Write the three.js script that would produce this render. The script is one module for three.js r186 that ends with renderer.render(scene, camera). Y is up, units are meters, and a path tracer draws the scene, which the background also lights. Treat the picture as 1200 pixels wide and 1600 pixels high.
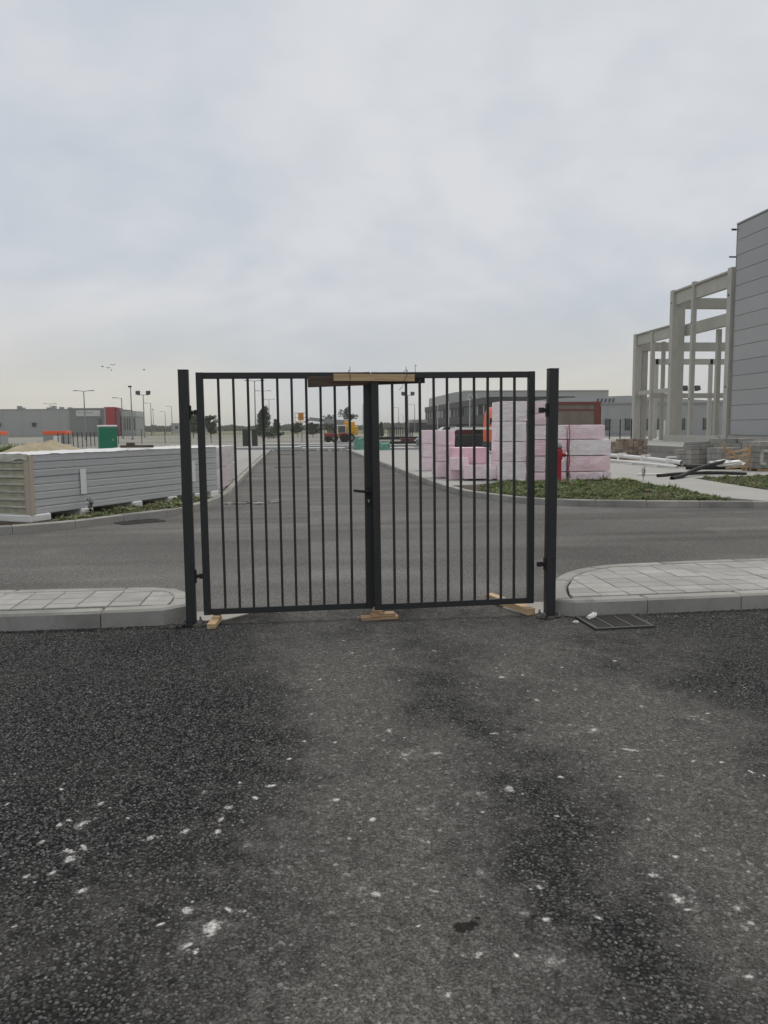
import * as THREE from 'three';
import { RoundedBoxGeometry } from 'three/addons/geometries/RoundedBoxGeometry.js';
import { mergeGeometries, toCreasedNormals } from 'three/addons/utils/BufferGeometryUtils.js';
import { createNoise3D } from 'simplex-noise';

// ------------------------------------------------------------------ camera, sky, sun, exposure
const R = Math.PI / 180;
const scene = new THREE.Scene();
const camera = new THREE.PerspectiveCamera(65.28, 0.75, 0.05, 3000);
camera.position.set(0, 1.6, 0);
camera.rotation.order = 'YXZ';
camera.rotation.set(-6.05 * R, -5.5 * R, -0.45 * R);
const renderer = new THREE.WebGLRenderer({ antialias: true });
renderer.setSize(768, 1024);
renderer.toneMapping = THREE.LinearToneMapping;
renderer.toneMappingExposure = 1.0;
renderer.shadowMap.enabled = true;

function rng(seed) { let a = seed >>> 0; return () => { a = (a + 0x6D2B79F5) | 0; let t = Math.imul(a ^ (a >>> 15), 1 | a); t = (t + Math.imul(t ^ (t >>> 7), 61 | t)) ^ t; return ((t ^ (t >>> 14)) >>> 0) / 4294967296; }; }
const n3 = createNoise3D(rng(11));
const sm = (a, b, x) => { const t = Math.min(1, Math.max(0, (x - a) / (b - a))); return t * t * (3 - 2 * t); };
const lerp = (a, b, t) => a + (b - a) * t;
const lin = (c) => { c /= 255; return c <= 0.04045 ? c / 12.92 : ((c + 0.055) / 1.055) ** 2.4; };

{ // overcast sky: a soft stratus layer, a little warmer and thinner low down
  const W = 2048, Hh = 1024, d = new Float32Array(W * Hh * 4);
  const hi = [218, 220, 224].map(lin), mid = [189, 199, 210].map(lin), low = [203, 204, 205].map(lin), warm = [217, 212, 196].map(lin), up = [226, 227, 229].map(lin);
  for (let j = 0; j < Hh; j++) {
    const el = ((j + 0.5) / Hh - 0.5) * Math.PI, ce = Math.cos(el), se = Math.sin(el);
    for (let i = 0; i < W; i++) {
      const az = ((i + 0.5) / W - 0.5) * 2 * Math.PI, x = Math.cos(az) * ce, z = Math.sin(az) * ce, y = Math.max(0, se);
      const k = 1 / (y + 0.34), px = x * k * 1.1, pz = z * k * 1.1;           // the cloud sheet overhead, seen in perspective
      const wx = 0.35 * n3(px * 0.7 + 3, pz * 0.7, 2.2), wz = 0.35 * n3(px * 0.7, pz * 0.7 + 9, 5.1);
      let f = 0.45 * n3(px * 0.8 + wx, pz * 0.8 + wz, 0.4) + 0.34 * n3(px * 1.9 + wx * 2, pz * 1.9, 1.7) + 0.24 * n3(px * 4.1 + wx * 3, pz * 4.4 + wz * 3, 3.3) + 0.13 * n3(px * 9 + wx * 4, pz * 9.5, 6.3) + 0.07 * n3(px * 19, pz * 20, 8.3);
      const c = sm(-1.0, 1.0, f * 1.0 + 0.9 * (y - 0.2) + 0.28 * x);
      const h0 = sm(0.2, 0.0, y), ww = h0 * sm(-0.5, 0.45, n3(x * 1.6 + 1.2, z * 1.6, 4.4) - x * 0.9);
      for (let q = 0; q < 3; q++) {
        let v = lerp(mid[q], hi[q], c);
        v = lerp(v, up[q], sm(0.45, 0.95, y));
        v = lerp(v, lerp(low[q], warm[q], ww), h0 * 0.85);
        d[(j * W + i) * 4 + q] = v;
      }
      d[(j * W + i) * 4 + 3] = 1;
    }
  }
  const t = new THREE.DataTexture(d, W, Hh, THREE.RGBAFormat, THREE.FloatType);
  t.mapping = THREE.EquirectangularReflectionMapping; t.magFilter = THREE.LinearFilter; t.needsUpdate = true;
  scene.background = t; scene.environment = t;
}
const sun = new THREE.DirectionalLight(0xfff6ea, 1.2);
sun.position.set(30, 90, -45); sun.castShadow = true; sun.shadow.radius = 45;
Object.assign(sun.shadow.camera, { left: -90, right: 90, top: 90, bottom: -90, near: 1, far: 300 });
sun.shadow.mapSize.set(2048, 2048);
scene.add(sun, sun.target);
scene.fog = new THREE.FogExp2(0xc9c9c4, 0.0005);

// ------------------------------------------------------------------ helpers
const taken = {};
function numbered(n) { const k = taken[n] = (taken[n] ?? -1) + 1; return k ? `${n}_${String(k).padStart(3, '0')}` : n; }
function tag(o, label, category, group, kind) { if (label) o.userData.label = label; if (category) o.userData.category = category; if (group) o.userData.group = group; if (kind) o.userData.kind = kind; return o; }
function thing(name, label, category, [x, y, z] = [0, 0, 0], turn = 0, group) { const o = new THREE.Group(); o.name = numbered(name); o.position.set(x, y, z); o.rotation.y = turn; scene.add(o); return tag(o, label, category, group); }
function dup(src, [x, y, z], turn = 0, label) { const o = src.clone(); o.name = numbered(src.name.replace(/_\d{3}$/, '')); o.position.set(x, y, z); o.rotation.set(0, turn, 0); o.userData = { ...src.userData }; if (label) o.userData.label = label; scene.add(o); return o; }
// texture coordinates in metres, laid on by the face's own direction
function uvm(g0, o = 0) {
  const g = g0.index ? g0.toNonIndexed() : g0; const p = g.attributes.position, n = g.attributes.normal; const uv = new Float32Array(p.count * 2);
  for (let i = 0; i < p.count; i += 3) {
    let ax = 0, ay = 0, az = 0; for (let k = 0; k < 3; k++) { ax += n.getX(i + k); ay += n.getY(i + k); az += n.getZ(i + k); }
    ax = Math.abs(ax); ay = Math.abs(ay); az = Math.abs(az);
    for (let k = 0; k < 3; k++) { const a = p.getX(i + k), b = p.getY(i + k), c = p.getZ(i + k); let u, v; if (ay >= ax && ay >= az) { u = a; v = -c; } else if (ax >= az) { u = c; v = b; } else { u = a; v = b; } uv[(i + k) * 2] = u + o; uv[(i + k) * 2 + 1] = v + o * 0.7; }
  }
  g.setAttribute('uv', new THREE.BufferAttribute(uv, 2)); return g;
}
function plain(g) { const q = g.index ? g.toNonIndexed() : g; for (const k of Object.keys(q.attributes)) if (!['position', 'normal', 'uv'].includes(k)) q.deleteAttribute(k); return q; }
function merge(list) { return list.length === 1 ? list[0] : mergeGeometries(list.map(plain)); }
function mesh(name, geo, mat, parent, keepUv) { let g = Array.isArray(geo) ? merge(geo) : geo; if (!keepUv) g = uvm(g); const m = new THREE.Mesh(g, mat); m.castShadow = m.receiveShadow = true; m.name = parent ? name : numbered(name); (parent || scene).add(m); return m; }
const part = (name, geo, mat, parent) => mesh(name, geo, mat, parent);
function shared(name, g, mat, parent, x, y, z, ry = 0, rz = 0) { const m = new THREE.Mesh(g, mat); m.castShadow = m.receiveShadow = true; m.name = name; m.position.set(x, y, z); m.rotation.set(0, ry, rz); parent.add(m); return m; }
const struct = (name, geo, mat) => tag(mesh(name, geo, mat), null, null, null, 'structure');
function at(g, x, y, z, ry = 0, rx = 0, rz = 0) { if (rz) g.rotateZ(rz); if (rx) g.rotateX(rx); if (ry) g.rotateY(ry); return g.translate(x, y, z); }
const box = (w, h, d, x = 0, y = 0, z = 0, ry = 0, rx = 0, rz = 0) => at(new THREE.BoxGeometry(w, h, d), x, y, z, ry, rx, rz);
const rbox = (w, h, d, r, x = 0, y = 0, z = 0, ry = 0, rx = 0, rz = 0) => at(new RoundedBoxGeometry(w, h, d, 2, r), x, y, z, ry, rx, rz);
const cyl = (r0, r1, h, x = 0, y = 0, z = 0, seg = 12, ry = 0, rx = 0, rz = 0) => at(new THREE.CylinderGeometry(r0, r1, h, seg), x, y, z, ry, rx, rz);
const V = (x, y, z) => new THREE.Vector3(x, y, z);
function rod(a, b, r, seg = 8, r2 = r) { const d = b.clone().sub(a), g = new THREE.CylinderGeometry(r2, r, d.length(), seg); g.applyQuaternion(new THREE.Quaternion().setFromUnitVectors(V(0, 1, 0), d.clone().normalize())); return g.translate((a.x + b.x) / 2, (a.y + b.y) / 2, (a.z + b.z) / 2); }
function bar(a, b, w, h) { const d = b.clone().sub(a), g = new THREE.BoxGeometry(w, h, d.length()); const m = new THREE.Matrix4().lookAt(a, b, V(0, 1, 0)); g.applyMatrix4(m); return g.translate((a.x + b.x) / 2, (a.y + b.y) / 2, (a.z + b.z) / 2); }
const tube = (pts, r, seg = 24, rs = 8) => new THREE.TubeGeometry(new THREE.CatmullRomCurve3(pts.map(p => V(...p))), seg, r, rs);
// flat polygon in plan ([x, z] points), risen from y0 to y1
function slab(pts, y0, y1, holes = [], bevel = 0) {
  const s = new THREE.Shape(pts.map(([x, z]) => new THREE.Vector2(x, -z))); for (const h of holes) s.holes.push(new THREE.Path(h.map(([x, z]) => new THREE.Vector2(x, -z))));
  const g = new THREE.ExtrudeGeometry(s, { depth: y1 - y0 - bevel, bevelEnabled: bevel > 0, bevelThickness: bevel, bevelSize: bevel, bevelOffset: -bevel, bevelSegments: 1, steps: 1 });
  return g.rotateX(-Math.PI / 2).translate(0, y0, 0);
}
function sheet(pts, y, holes = []) { const s = new THREE.Shape(pts.map(([x, z]) => new THREE.Vector2(x, -z))); for (const h of holes) s.holes.push(new THREE.Path(h.map(([x, z]) => new THREE.Vector2(x, -z)))); return new THREE.ShapeGeometry(s).rotateX(-Math.PI / 2).translate(0, y, 0); }

// ------------------------------------------------------------------ surfaces
// tileable value noise
function tnoise(seed, P) { const r = rng(seed), t = new Float32Array(P * P).map(() => r()); return (x, y) => { const xi = Math.floor(x), yi = Math.floor(y), fx = x - xi, fy = y - yi, u = fx * fx * (3 - 2 * fx), v = fy * fy * (3 - 2 * fy); const a = ((xi % P) + P) % P, b = (a + 1) % P, c = ((yi % P) + P) % P, e = (c + 1) % P; return lerp(lerp(t[c * P + a], t[c * P + b], u), lerp(t[e * P + a], t[e * P + b], u), v); }; }
function tex(W, Hh, metresX, metresY, fn, srgb = true) {
  const d = new Uint8Array(W * Hh * 4), o = [0, 0, 0];
  for (let j = 0; j < Hh; j++) for (let i = 0; i < W; i++) { fn(i / W, j / Hh, o, i, j); const k = (j * W + i) * 4; for (let q = 0; q < 3; q++) d[k + q] = Math.max(0, Math.min(255, o[q])); d[k + 3] = 255; }
  const t = new THREE.DataTexture(d, W, Hh); t.wrapS = t.wrapT = THREE.RepeatWrapping; t.magFilter = THREE.LinearFilter; t.minFilter = THREE.LinearMipmapLinearFilter; t.generateMipmaps = true; t.repeat.set(1 / metresX, 1 / metresY); if (srgb) t.colorSpace = THREE.SRGBColorSpace; t.needsUpdate = true; return t;
}
// mottled surface: base sRGB colour, coarse and fine variation, specks
function mottled(seed, base, { coarse = 10, fine = 8, speck = 0, m = 2.4, size = 512, sx = 1, sy = 1, tint = [1, 1, 1] } = {}) {
  const A = tnoise(seed, 64), r = rng(seed + 5);
  return tex(size, size, m, m, (u, v, o) => {
    const c = (A(u * 4 * sx, v * 4 * sy) * 0.5 + A(u * 8 * sx + 7, v * 8 * sy) * 0.3 + A(u * 16 * sx, v * 16 * sy + 3) * 0.2 - 0.5) * 2, f = (r() - 0.5) * 2 * 0.6 + (A(u * 64, v * 64) - 0.5) * 0.8, s = speck && r() < 0.012 ? (r() - 0.5) * 2 * speck : 0;
    for (let q = 0; q < 3; q++) o[q] = base[q] + (c * coarse) * tint[q] + f * fine + s;
  });
}
const bumpT = (seed, m = 0.8, P = 64, size = 256) => { const A = tnoise(seed, P), r = rng(seed); return tex(size, size, m, m, (u, v, o) => { const f = 128 + (A(u * P, v * P) - 0.5) * 130 + (A(u * P / 4, v * P / 4) - 0.5) * 60 + (r() - 0.5) * 60; o[0] = o[1] = o[2] = f; }, false); };
const roughBump = bumpT(91, 0.5), fineBump = bumpT(92, 0.25);
const std = (o) => new THREE.MeshStandardMaterial({ roughness: 0.8, ...o });
const flat = (hex, roughness = 0.7, o = {}) => std({ color: new THREE.Color(hex), roughness, ...o });
const M = {};
M.kerb = std({ map: mottled(1, [150, 148, 142], { coarse: 24, fine: 9, speck: 30 }), roughness: 0.9, bumpMap: roughBump, bumpScale: 0.002 });
M.kerb2 = std({ map: mottled(2, [143, 142, 137], { coarse: 26, fine: 9, speck: 30 }), roughness: 0.9, bumpMap: roughBump, bumpScale: 0.002 });
M.kerb3 = std({ map: mottled(3, [157, 154, 148], { coarse: 22, fine: 8, speck: 26 }), roughness: 0.9, bumpMap: roughBump, bumpScale: 0.002 });
M.slab = [[160, 159, 154], [154, 153, 149], [165, 163, 158]].map((c, i) => std({ map: mottled(20 + i, c, { coarse: 18, fine: 9, speck: 26, m: 1.3 }), roughness: 0.92, bumpMap: fineBump, bumpScale: 0.0012 }));
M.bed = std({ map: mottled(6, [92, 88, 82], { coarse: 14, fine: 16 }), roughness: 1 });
M.paving = std({ map: mottled(7, [164, 163, 158], { coarse: 9, fine: 6, m: 5 }), roughness: 0.92 });
M.precast = std({ map: mottled(8, [178, 176, 168], { coarse: 8, fine: 5, m: 3 }), roughness: 0.85 });
M.precast2 = std({ map: mottled(9, [166, 164, 155], { coarse: 9, fine: 5, m: 3 }), roughness: 0.85 });
M.soil = std({ map: mottled(10, [84, 76, 62], { coarse: 22, fine: 22, speck: 50, m: 1.7 }), roughness: 1, bumpMap: roughBump, bumpScale: 0.02 });
M.gravel = std({ map: mottled(12, [138, 136, 127], { coarse: 16, fine: 10, m: 23, size: 1024 }), roughness: 1 });
M.field = std({ map: mottled(13, [112, 112, 84], { coarse: 22, fine: 10, m: 60, size: 1024, tint: [1, 1, 0.8] }), roughness: 1 });
M.sand = std({ map: mottled(14, [166, 154, 128], { coarse: 14, fine: 12, m: 2 }), roughness: 1 });
M.gate = std({ map: mottled(15, [40, 42, 42], { coarse: 4, fine: 3, m: 0.9 }), roughness: 0.5, bumpMap: fineBump, bumpScale: 0.0002 });
M.iron = flat(0x2a2a29, 0.55, { metalness: 0.3 });
M.steel = flat(0xb8babb, 0.35, { metalness: 0.9 });
function wood(seed, base, dark) { const A = tnoise(seed, 64), r = rng(seed); return tex(512, 512, 1.2, 0.3, (u, v, o) => { const w = A(u * 2, v * 6) * 2.4, ring = 0.5 + 0.5 * Math.sin((v * 22 + w * 2.2) * 3.1), g = A(u * 4, v * 60) * 0.6 + (r() - 0.5) * 0.25; const t = ring * 0.45 + g * 0.5; for (let q = 0; q < 3; q++) o[q] = lerp(base[q], dark[q], t); }); }
M.pine = std({ map: wood(31, [206, 182, 146], [168, 136, 98]), roughness: 0.75, bumpMap: fineBump, bumpScale: 0.0008 });
M.pine2 = std({ map: wood(32, [190, 160, 126], [146, 112, 82]), roughness: 0.8, bumpMap: fineBump, bumpScale: 0.0008 });
M.oldwood = std({ map: wood(33, [96, 80, 70], [62, 52, 46]), roughness: 0.85, bumpMap: fineBump, bumpScale: 0.001 });
M.palletwood = std({ map: wood(34, [182, 154, 122], [132, 104, 78]), roughness: 0.85 });
const foamMap = (seed, c) => { const A = tnoise(seed, 64), r = rng(seed); return tex(512, 512, 1.6, 1.6, (u, v, o) => { const f = A(u * 5, v * 5) * 0.6 + A(u * 13, v * 9 + 4) * 0.4, st = Math.pow(A(u * 3 + A(u * 6, v * 6) * 2, v * 30), 6); for (let q = 0; q < 3; q++) o[q] = c[q] + (f - 0.5) * [10, 26, 18][q] + st * 26 + (r() - 0.5) * 6; }); };
const wrapBump = (() => { const A = tnoise(71, 64); return tex(512, 512, 1.1, 1.1, (u, v, o) => { const a = A(u * 6, v * 6), b = A(u * 5 + a * 3, v * 14 + a * 2); o[0] = o[1] = o[2] = 60 + 150 * Math.abs(b - 0.5) * 2 + 40 * A(u * 40 + b * 6, v * 12); }, false); })();
const film = { roughness: 0.42, clearcoat: 0.35, clearcoatRoughness: 0.3, bumpMap: wrapBump, bumpScale: 0.012 };
M.foam = [[234, 208, 215], [231, 210, 216], [237, 205, 213]].map((c, i) => new THREE.MeshPhysicalMaterial({ map: foamMap(40 + i, c), ...film }));
M.foamPale = new THREE.MeshPhysicalMaterial({ map: foamMap(44, [236, 223, 226]), ...film });
M.foamDeep = new THREE.MeshPhysicalMaterial({ map: foamMap(45, [238, 196, 208]), ...film });
M.filmWhite = new THREE.MeshPhysicalMaterial({ map: mottled(46, [222, 222, 218], { coarse: 8, fine: 3, m: 1.2 }), ...film });
M.foamLeft = new THREE.MeshPhysicalMaterial({ map: foamMap(48, [208, 200, 201]), ...film });
M.filmDull = new THREE.MeshPhysicalMaterial({ map: mottled(47, [178, 176, 164], { coarse: 14, fine: 4, m: 0.6 }), ...film });
M.panel = [[184, 185, 185], [179, 181, 181], [188, 188, 188]].map((c, i) => new THREE.MeshPhysicalMaterial({ map: mottled(50 + i, c, { coarse: 7, fine: 3, m: 3, sx: 0.25, sy: 4 }), roughness: 0.5, clearcoat: 0.2, clearcoatRoughness: 0.35, bumpMap: wrapBump, bumpScale: 0.002 }));
M.wool = (() => { const A = tnoise(54, 64), r = rng(54); return std({ roughness: 1, map: tex(512, 512, 0.7, 0.7, (u, v, o) => { const f = A(u * 4, v * 40) * 0.5 + A(u * 9, v * 6) * 0.5 - 0.5 + (r() - 0.5) * 0.35; o[0] = 164 + f * 46; o[1] = 162 + f * 46; o[2] = 142 + f * 44; }) }); })();
M.card = flat(0xb0a596, 0.9);
M.paper = flat(0xdcdcda, 0.85);
M.clad = [[158, 159, 159], [155, 156, 157], [161, 162, 162]].map((c, i) => std({ map: mottled(56 + i, c, { coarse: 3, fine: 2, m: 6 }), roughness: 0.45 }));
M.cladDark = flat(0x77797b, 0.6);
M.asphaltFar = (() => { const A = tnoise(60, 64), B = tnoise(61, 64), r = rng(62); return new THREE.MeshPhysicalMaterial({ specularIntensity: 0.5, roughness: 0.95, bumpMap: roughBump, bumpScale: 0.004, map: tex(2048, 2048, 13, 13, (u, v, o) => {
  const c = A(u * 3, v * 5) * 0.5 + A(u * 7, v * 12) * 0.3 + B(u * 5, v * 40) * 0.35 - 0.55, g = (r() - 0.5), d = Math.pow(B(u * 23 + 4, v * 30), 7) * 1.6, sp = r() < 0.002 ? 80 : 0;
  const k = 97 + c * 46 + g * 72 + d * 8 + sp; o[0] = k + 1; o[1] = k - 1; o[2] = k - 4; }) }); })();
M.grate = flat(0x43423f, 0.55, { metalness: 0.3 });
M.black = flat(0x17181a, 0.6);
M.tyre = flat(0x1c1c1c, 0.9);
M.glass = new THREE.MeshPhysicalMaterial({ color: 0x2c3438, roughness: 0.08, metalness: 0, clearcoat: 1 });
M.red = flat(0x9c0e20, 0.45); M.redDull = flat(0x80493f, 0.75); M.orange = flat(0xe2602e, 0.5); M.yellow = flat(0xd9a21c, 0.5); M.basket = flat(0xc98a3a, 0.6);
M.green = std({ map: mottled(63, [22, 128, 96], { coarse: 6, fine: 3, m: 1.5 }), roughness: 0.5 });
M.greenDark = flat(0x26352e, 0.6);
M.teal = std({ map: mottled(64, [98, 148, 132], { coarse: 20, fine: 8, m: 0.9 }), roughness: 0.6 });
M.white = flat(0xdededb, 0.5); M.grey = flat(0x8f9192, 0.6); M.poleGrey = flat(0x8a8c8c, 0.5, { metalness: 0.4 }); M.charcoal = flat(0x303132, 0.65); M.charcoal2 = flat(0x2e2f30, 0.6);
M.block = [[146, 144, 138], [136, 135, 131], [154, 150, 142]].map((c, i) => std({ map: mottled(65 + i, c, { coarse: 12, fine: 9, speck: 20, m: 0.9 }), roughness: 0.95 }));
M.brick = [[136, 118, 104], [122, 108, 98], [148, 134, 120]].map((c, i) => std({ map: mottled(68 + i, c, { coarse: 12, fine: 9, m: 0.9 }), roughness: 0.95 }));
M.bark = flat(0x4d443b, 0.95);
const leafMat = (hex) => new THREE.MeshPhysicalMaterial({ color: hex, roughness: 0.85, transmission: 0.3, thickness: 0, side: THREE.DoubleSide });
M.leaf = [leafMat(0x3c4a2e), leafMat(0x465336), leafMat(0x34402c)];

// ------------------------------------------------------------------ the near road: coarse asphalt, dust and splashes of plaster
const SPL = [-1.12,-3.55,0.013, -1.31,-3.43,0.013, -0.91,-3.39,0.021, -0.93,-3.22,0.029, -1.03,-3.22,0.016, -1.00,-3.25,0.010, -0.76,-3.24,0.010, -1.06,-3.08,0.013, -0.93,-3.00,0.021, -0.88,-3.02,0.023, -0.91,-2.94,0.026, -1.03,-2.84,0.017, -0.95,-2.85,0.019, -0.81,-2.72,0.018, -0.51,-3.11,0.021, -0.64,-3.07,0.018, -0.38,-3.09,0.016, -0.38,-3.19,0.016, -0.36,-3.29,0.016, -0.25,-3.37,0.016, -0.18,-3.48,0.019, -0.48,-3.45,-0.031, -0.26,-2.97,-0.023, -0.43,-2.57,0.025, -0.29,-2.56,0.016, -0.33,-2.46,0.034, -0.40,-2.38,0.017, -0.37,-2.35,0.013, -0.50,-2.50,0.012, -0.97,-2.54,0.012, 0.10,-3.31,0.017, 0.24,-3.12,0.017, 0.16,-2.63,-0.021, 0.21,-2.59,0.016, -0.11,-3.77,0.012, -0.04,-3.98,0.013, 0.12,-3.95,0.012, -0.00,-4.37,0.010, 0.30,-5.57,0.021, 0.36,-5.24,0.012, 0.25,-5.91,0.013, -0.79,-3.64,-0.026, -0.77,-2.53,0.010, -0.37,-2.79,-0.026, -0.13,-2.76,-0.026, -0.16,-2.11,-0.021, 0.60,-5.63,0.013, 0.89,-5.54,0.016, 1.23,-5.09,0.010, 1.22,-4.89,0.022, 1.36,-4.92,0.012, 1.32,-4.44,0.017, 0.95,-3.97,0.013, 0.41,-4.07,0.019, 0.46,-3.75,-0.034, 0.61,-3.75,0.026, 0.87,-3.33,0.025, 0.72,-3.30,-0.021, 1.13,-3.42,0.013, 1.49,-3.96,0.021, 1.57,-3.68,0.029, 1.59,-3.38,0.014, 2.10,-4.08,-0.029, 2.20,-4.12,0.013, 1.88,-4.27,0.013, 1.78,-3.78,-0.016, 1.82,-3.61,-0.013, 1.82,-3.52,0.013, 1.94,-3.49,0.013, 2.02,-3.38,0.013, 2.06,-3.33,0.012, 1.40,-3.39,0.012, 1.82,-3.25,-0.013, 1.36,-2.99,0.012, 0.70,-3.13,0.010, 0.64,-3.15,-0.012, 0.47,-3.19,-0.029, 0.79,-3.06,-0.017, 0.42,-2.93,-0.021, 0.41,-2.88,-0.016, 1.48,-2.75,-0.017, 1.34,-2.71,0.013, 1.20,-2.60,0.019, 0.78,-2.57,0.017, 1.23,-2.45,0.027, 1.23,-2.39,0.013, 1.40,-2.38,0.018, 1.40,-2.30,0.013, 0.96,-2.47,-0.016, 0.92,-2.38,0.016, 0.75,-2.39,0.013, 0.69,-2.43,-0.016, 0.45,-2.24,-0.017, 0.49,-2.24,0.012, 0.70,-2.19,-0.036, 0.37,-2.08,0.012, 1.25,-2.06,0.012, 0.33,-2.40,0.009, 0.41,-2.59,-0.016, 0.60,-2.68,-0.026, 2.64,-4.51,0.013, 2.42,-4.46,0.013, 2.34,-4.48,0.010, 2.30,-4.70,0.013, 2.07,-5.15,0.013, 1.67,-5.05,0.013, 1.60,-4.59,0.013, 1.47,-4.59,0.013, 1.31,-4.61,0.010];
const BLB = [[0.35, -5.6, 0.55, 0.9, 0.5], [0.4, -4.5, 0.5, 0.9, 0.4], [1.9, -3.8, 0.5, 0.9, 0.4], [1.3, -5.6, 0.6, 0.6, 0.3], [-1.40,-4.81,1.3,0.9,-1], [-0.75,-3.89,0.9,0.6,-0.9], [-1.09,-3.17,0.6,0.4,-0.8], [-0.69,-4.62,0.7,0.7,-0.7], [-1.95,-5.85,0.9,0.35,-0.8], [-1.23,-6.11,0.6,0.25,-0.4], [-0.27,-2.93,0.4,0.3,-0.5], [0.16,-5.43,0.45,0.5,0.7], [0.26,-4.20,0.4,0.4,0.6], [0.40,-3.60,0.4,0.3,0.4], [0.92,-4.90,0.16,0.3,-0.7], [0.96,-4.02,0.16,0.35,-0.9], [0.91,-3.34,0.15,0.25,-0.8], [0.89,-2.80,0.14,0.2,-0.7], [0.97,-2.42,0.14,0.15,-0.6], [0.99,-2.16,0.14,0.15,-0.6], [1.74,-4.12,0.45,0.6,0.7], [1.38,-3.49,0.35,0.3,0.5], [1.59,-2.87,0.3,0.3,0.4], [2.67,-4.82,0.5,0.35,-0.9], [2.54,-4.23,0.3,0.2,-0.7], [2.88,-5.88,0.8,0.15,-0.7], [1.36,-2.31,0.25,0.2,0.6], [0.23,-2.08,0.3,0.2,0.25], [-0.65,-2.28,0.4,0.2,-0.35], [0.96,-5.65,0.4,0.5,0.3], [-0.11,-3.33,0.25,0.2,0.35]];
let dustAt, whiteAt;
const AX = -3, AZ = 1.5, AW = 7.2, AH = 5.4;
{
  const W = 2048, Hh = 1536, col = new Uint8Array(W * Hh * 4), hgt = new Uint8Array(W * Hh * 4), r = rng(101), A = tnoise(102, 128), cell = 0.0145;
  const GX = Math.ceil(AW / cell) + 3, GZ = Math.ceil(AH / cell) + 3, jx = new Float32Array(GX * GZ), jz = new Float32Array(GX * GZ), jt = new Float32Array(GX * GZ), jr = new Float32Array(GX * GZ);
  for (let i = 0; i < GX * GZ; i++) { jx[i] = r(); jz[i] = r(); jt[i] = r(); jr[i] = 0.62 + 0.5 * r(); }
  const DW = W / 8, DH = Hh / 8, dust = new Float32Array(DW * DH), white = new Float32Array(W * Hh), dark = new Float32Array(W * Hh);
  for (let j = 0; j < DH; j++) for (let i = 0; i < DW; i++) {
    const x = AX + (i + 0.5) / DW * AW, z = -(AZ + (j + 0.5) / DH * AH);
    const wx = x + 0.22 * (A(x * 2 + 20, z * 2 + 50) - 0.5) + 0.16 * (A(x * 7 + 20, z * 7 + 60) - 0.5), wz = z + 0.4 * (A(x * 2 + 70, z * 2 + 11) - 0.5) + 0.16 * (A(x * 7 + 9, z * 7 + 80) - 0.5);
    const ln = (c, w) => Math.exp(-(((wx - c - 0.06 * (wz + 4)) / w) ** 2)); let d = -0.02 + 0.42 * ln(0.22, 0.42) + 0.4 * ln(1.62, 0.55) - 0.34 * ln(0.93, 0.2) - 0.42 * sm(0.2, -1.1, wx) - 0.4 * sm(2.0, 3.0, wx + 0.25 * (wz + 4)); for (const [bx, bz, rx, rz, a] of BLB) { const q = ((wx - bx) / rx) ** 2 + ((wz - bz) / rz) ** 2; if (q < 8) d += a * (a < 0 ? 0.4 : 0.4) * Math.exp(-q); }
    d += (A(x * 3 + 40, z * 3 + 40) - 0.5) * 0.5 + (A(x * 9, z * 9 + 100) - 0.5) * 0.35 + (A(x * 24, z * 24 + 90) - 0.5) * 0.55; dust[j * DW + i] = d;
  }
  dustAt = (x, z) => { const i = Math.floor((x - AX) / AW * DW), j = Math.floor((-z - AZ) / AH * DH); return i < 0 || j < 0 || i >= DW || j >= DH ? 0 : dust[j * DW + i]; };
  whiteAt = (x, z) => { const i = Math.floor((x - AX) / AW * W), j = Math.floor((-z - AZ) / AH * Hh); return i < 0 || j < 0 || i >= W || j >= Hh ? 0 : white[j * W + i]; };
  const put = (buf, x, z, rad, gain, streak) => { const ci = (x - AX) / AW * W, cj = (-z - AZ) / AH * Hh, rp = rad * 2.6 / AW * W, sx = 0.8 + r() * 0.9, th = r() * 3; for (let j = Math.max(0, cj - rp | 0); j < Math.min(Hh, cj + rp); j++) for (let i = Math.max(0, ci - rp | 0); i < Math.min(W, ci + rp); i++) { const a = (i - ci) / rp * 2.6, b = (j - cj) / rp * 2.6, u = (a * Math.cos(th) + b * Math.sin(th)) / sx, v = (-a * Math.sin(th) + b * Math.cos(th)) * sx; const n = A(i * 0.11, j * 0.11) * 1.1 + A(i * 0.31, j * 0.31) * 0.6; const q = gain * Math.max(0, 1.25 - Math.sqrt(u * u + v * v) * (0.45 + n * 0.75)); const k = j * W + i; buf[k] = Math.max(buf[k], Math.min(1.15, q)); } };
  for (let k = 0; k < SPL.length; k += 3) { const rad = Math.abs(SPL[k + 2]), faint = SPL[k + 2] < 0; put(white, SPL[k], SPL[k + 1], rad * 1.05, faint ? 0.5 : 1.15); if (!faint && rad > 0.014) for (let q = 0; q < 3; q++) put(white, SPL[k] + (r() - 0.5) * rad * 6, SPL[k + 1] + (r() - 0.5) * rad * 6, rad * (0.25 + r() * 0.3), 0.6); if (rad > 0.02) put(white, SPL[k], SPL[k + 1], rad * 2.6, 0.22); }
  for (let q = 0; q < 330; q++) put(white, q < 250 ? -0.4 + r() * 3.2 : AX + r() * AW, -(AZ + r() * (AH - 0.5)), 0.005 + r() * r() * 0.009, 0.5 + r() * 0.6);
  put(dark, 0.48, -2.38, 0.036, 1.2); put(dark, 0.53, -2.42, 0.012, 1); put(dark, 0.72, -2.41, 0.016, 1);
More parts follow.
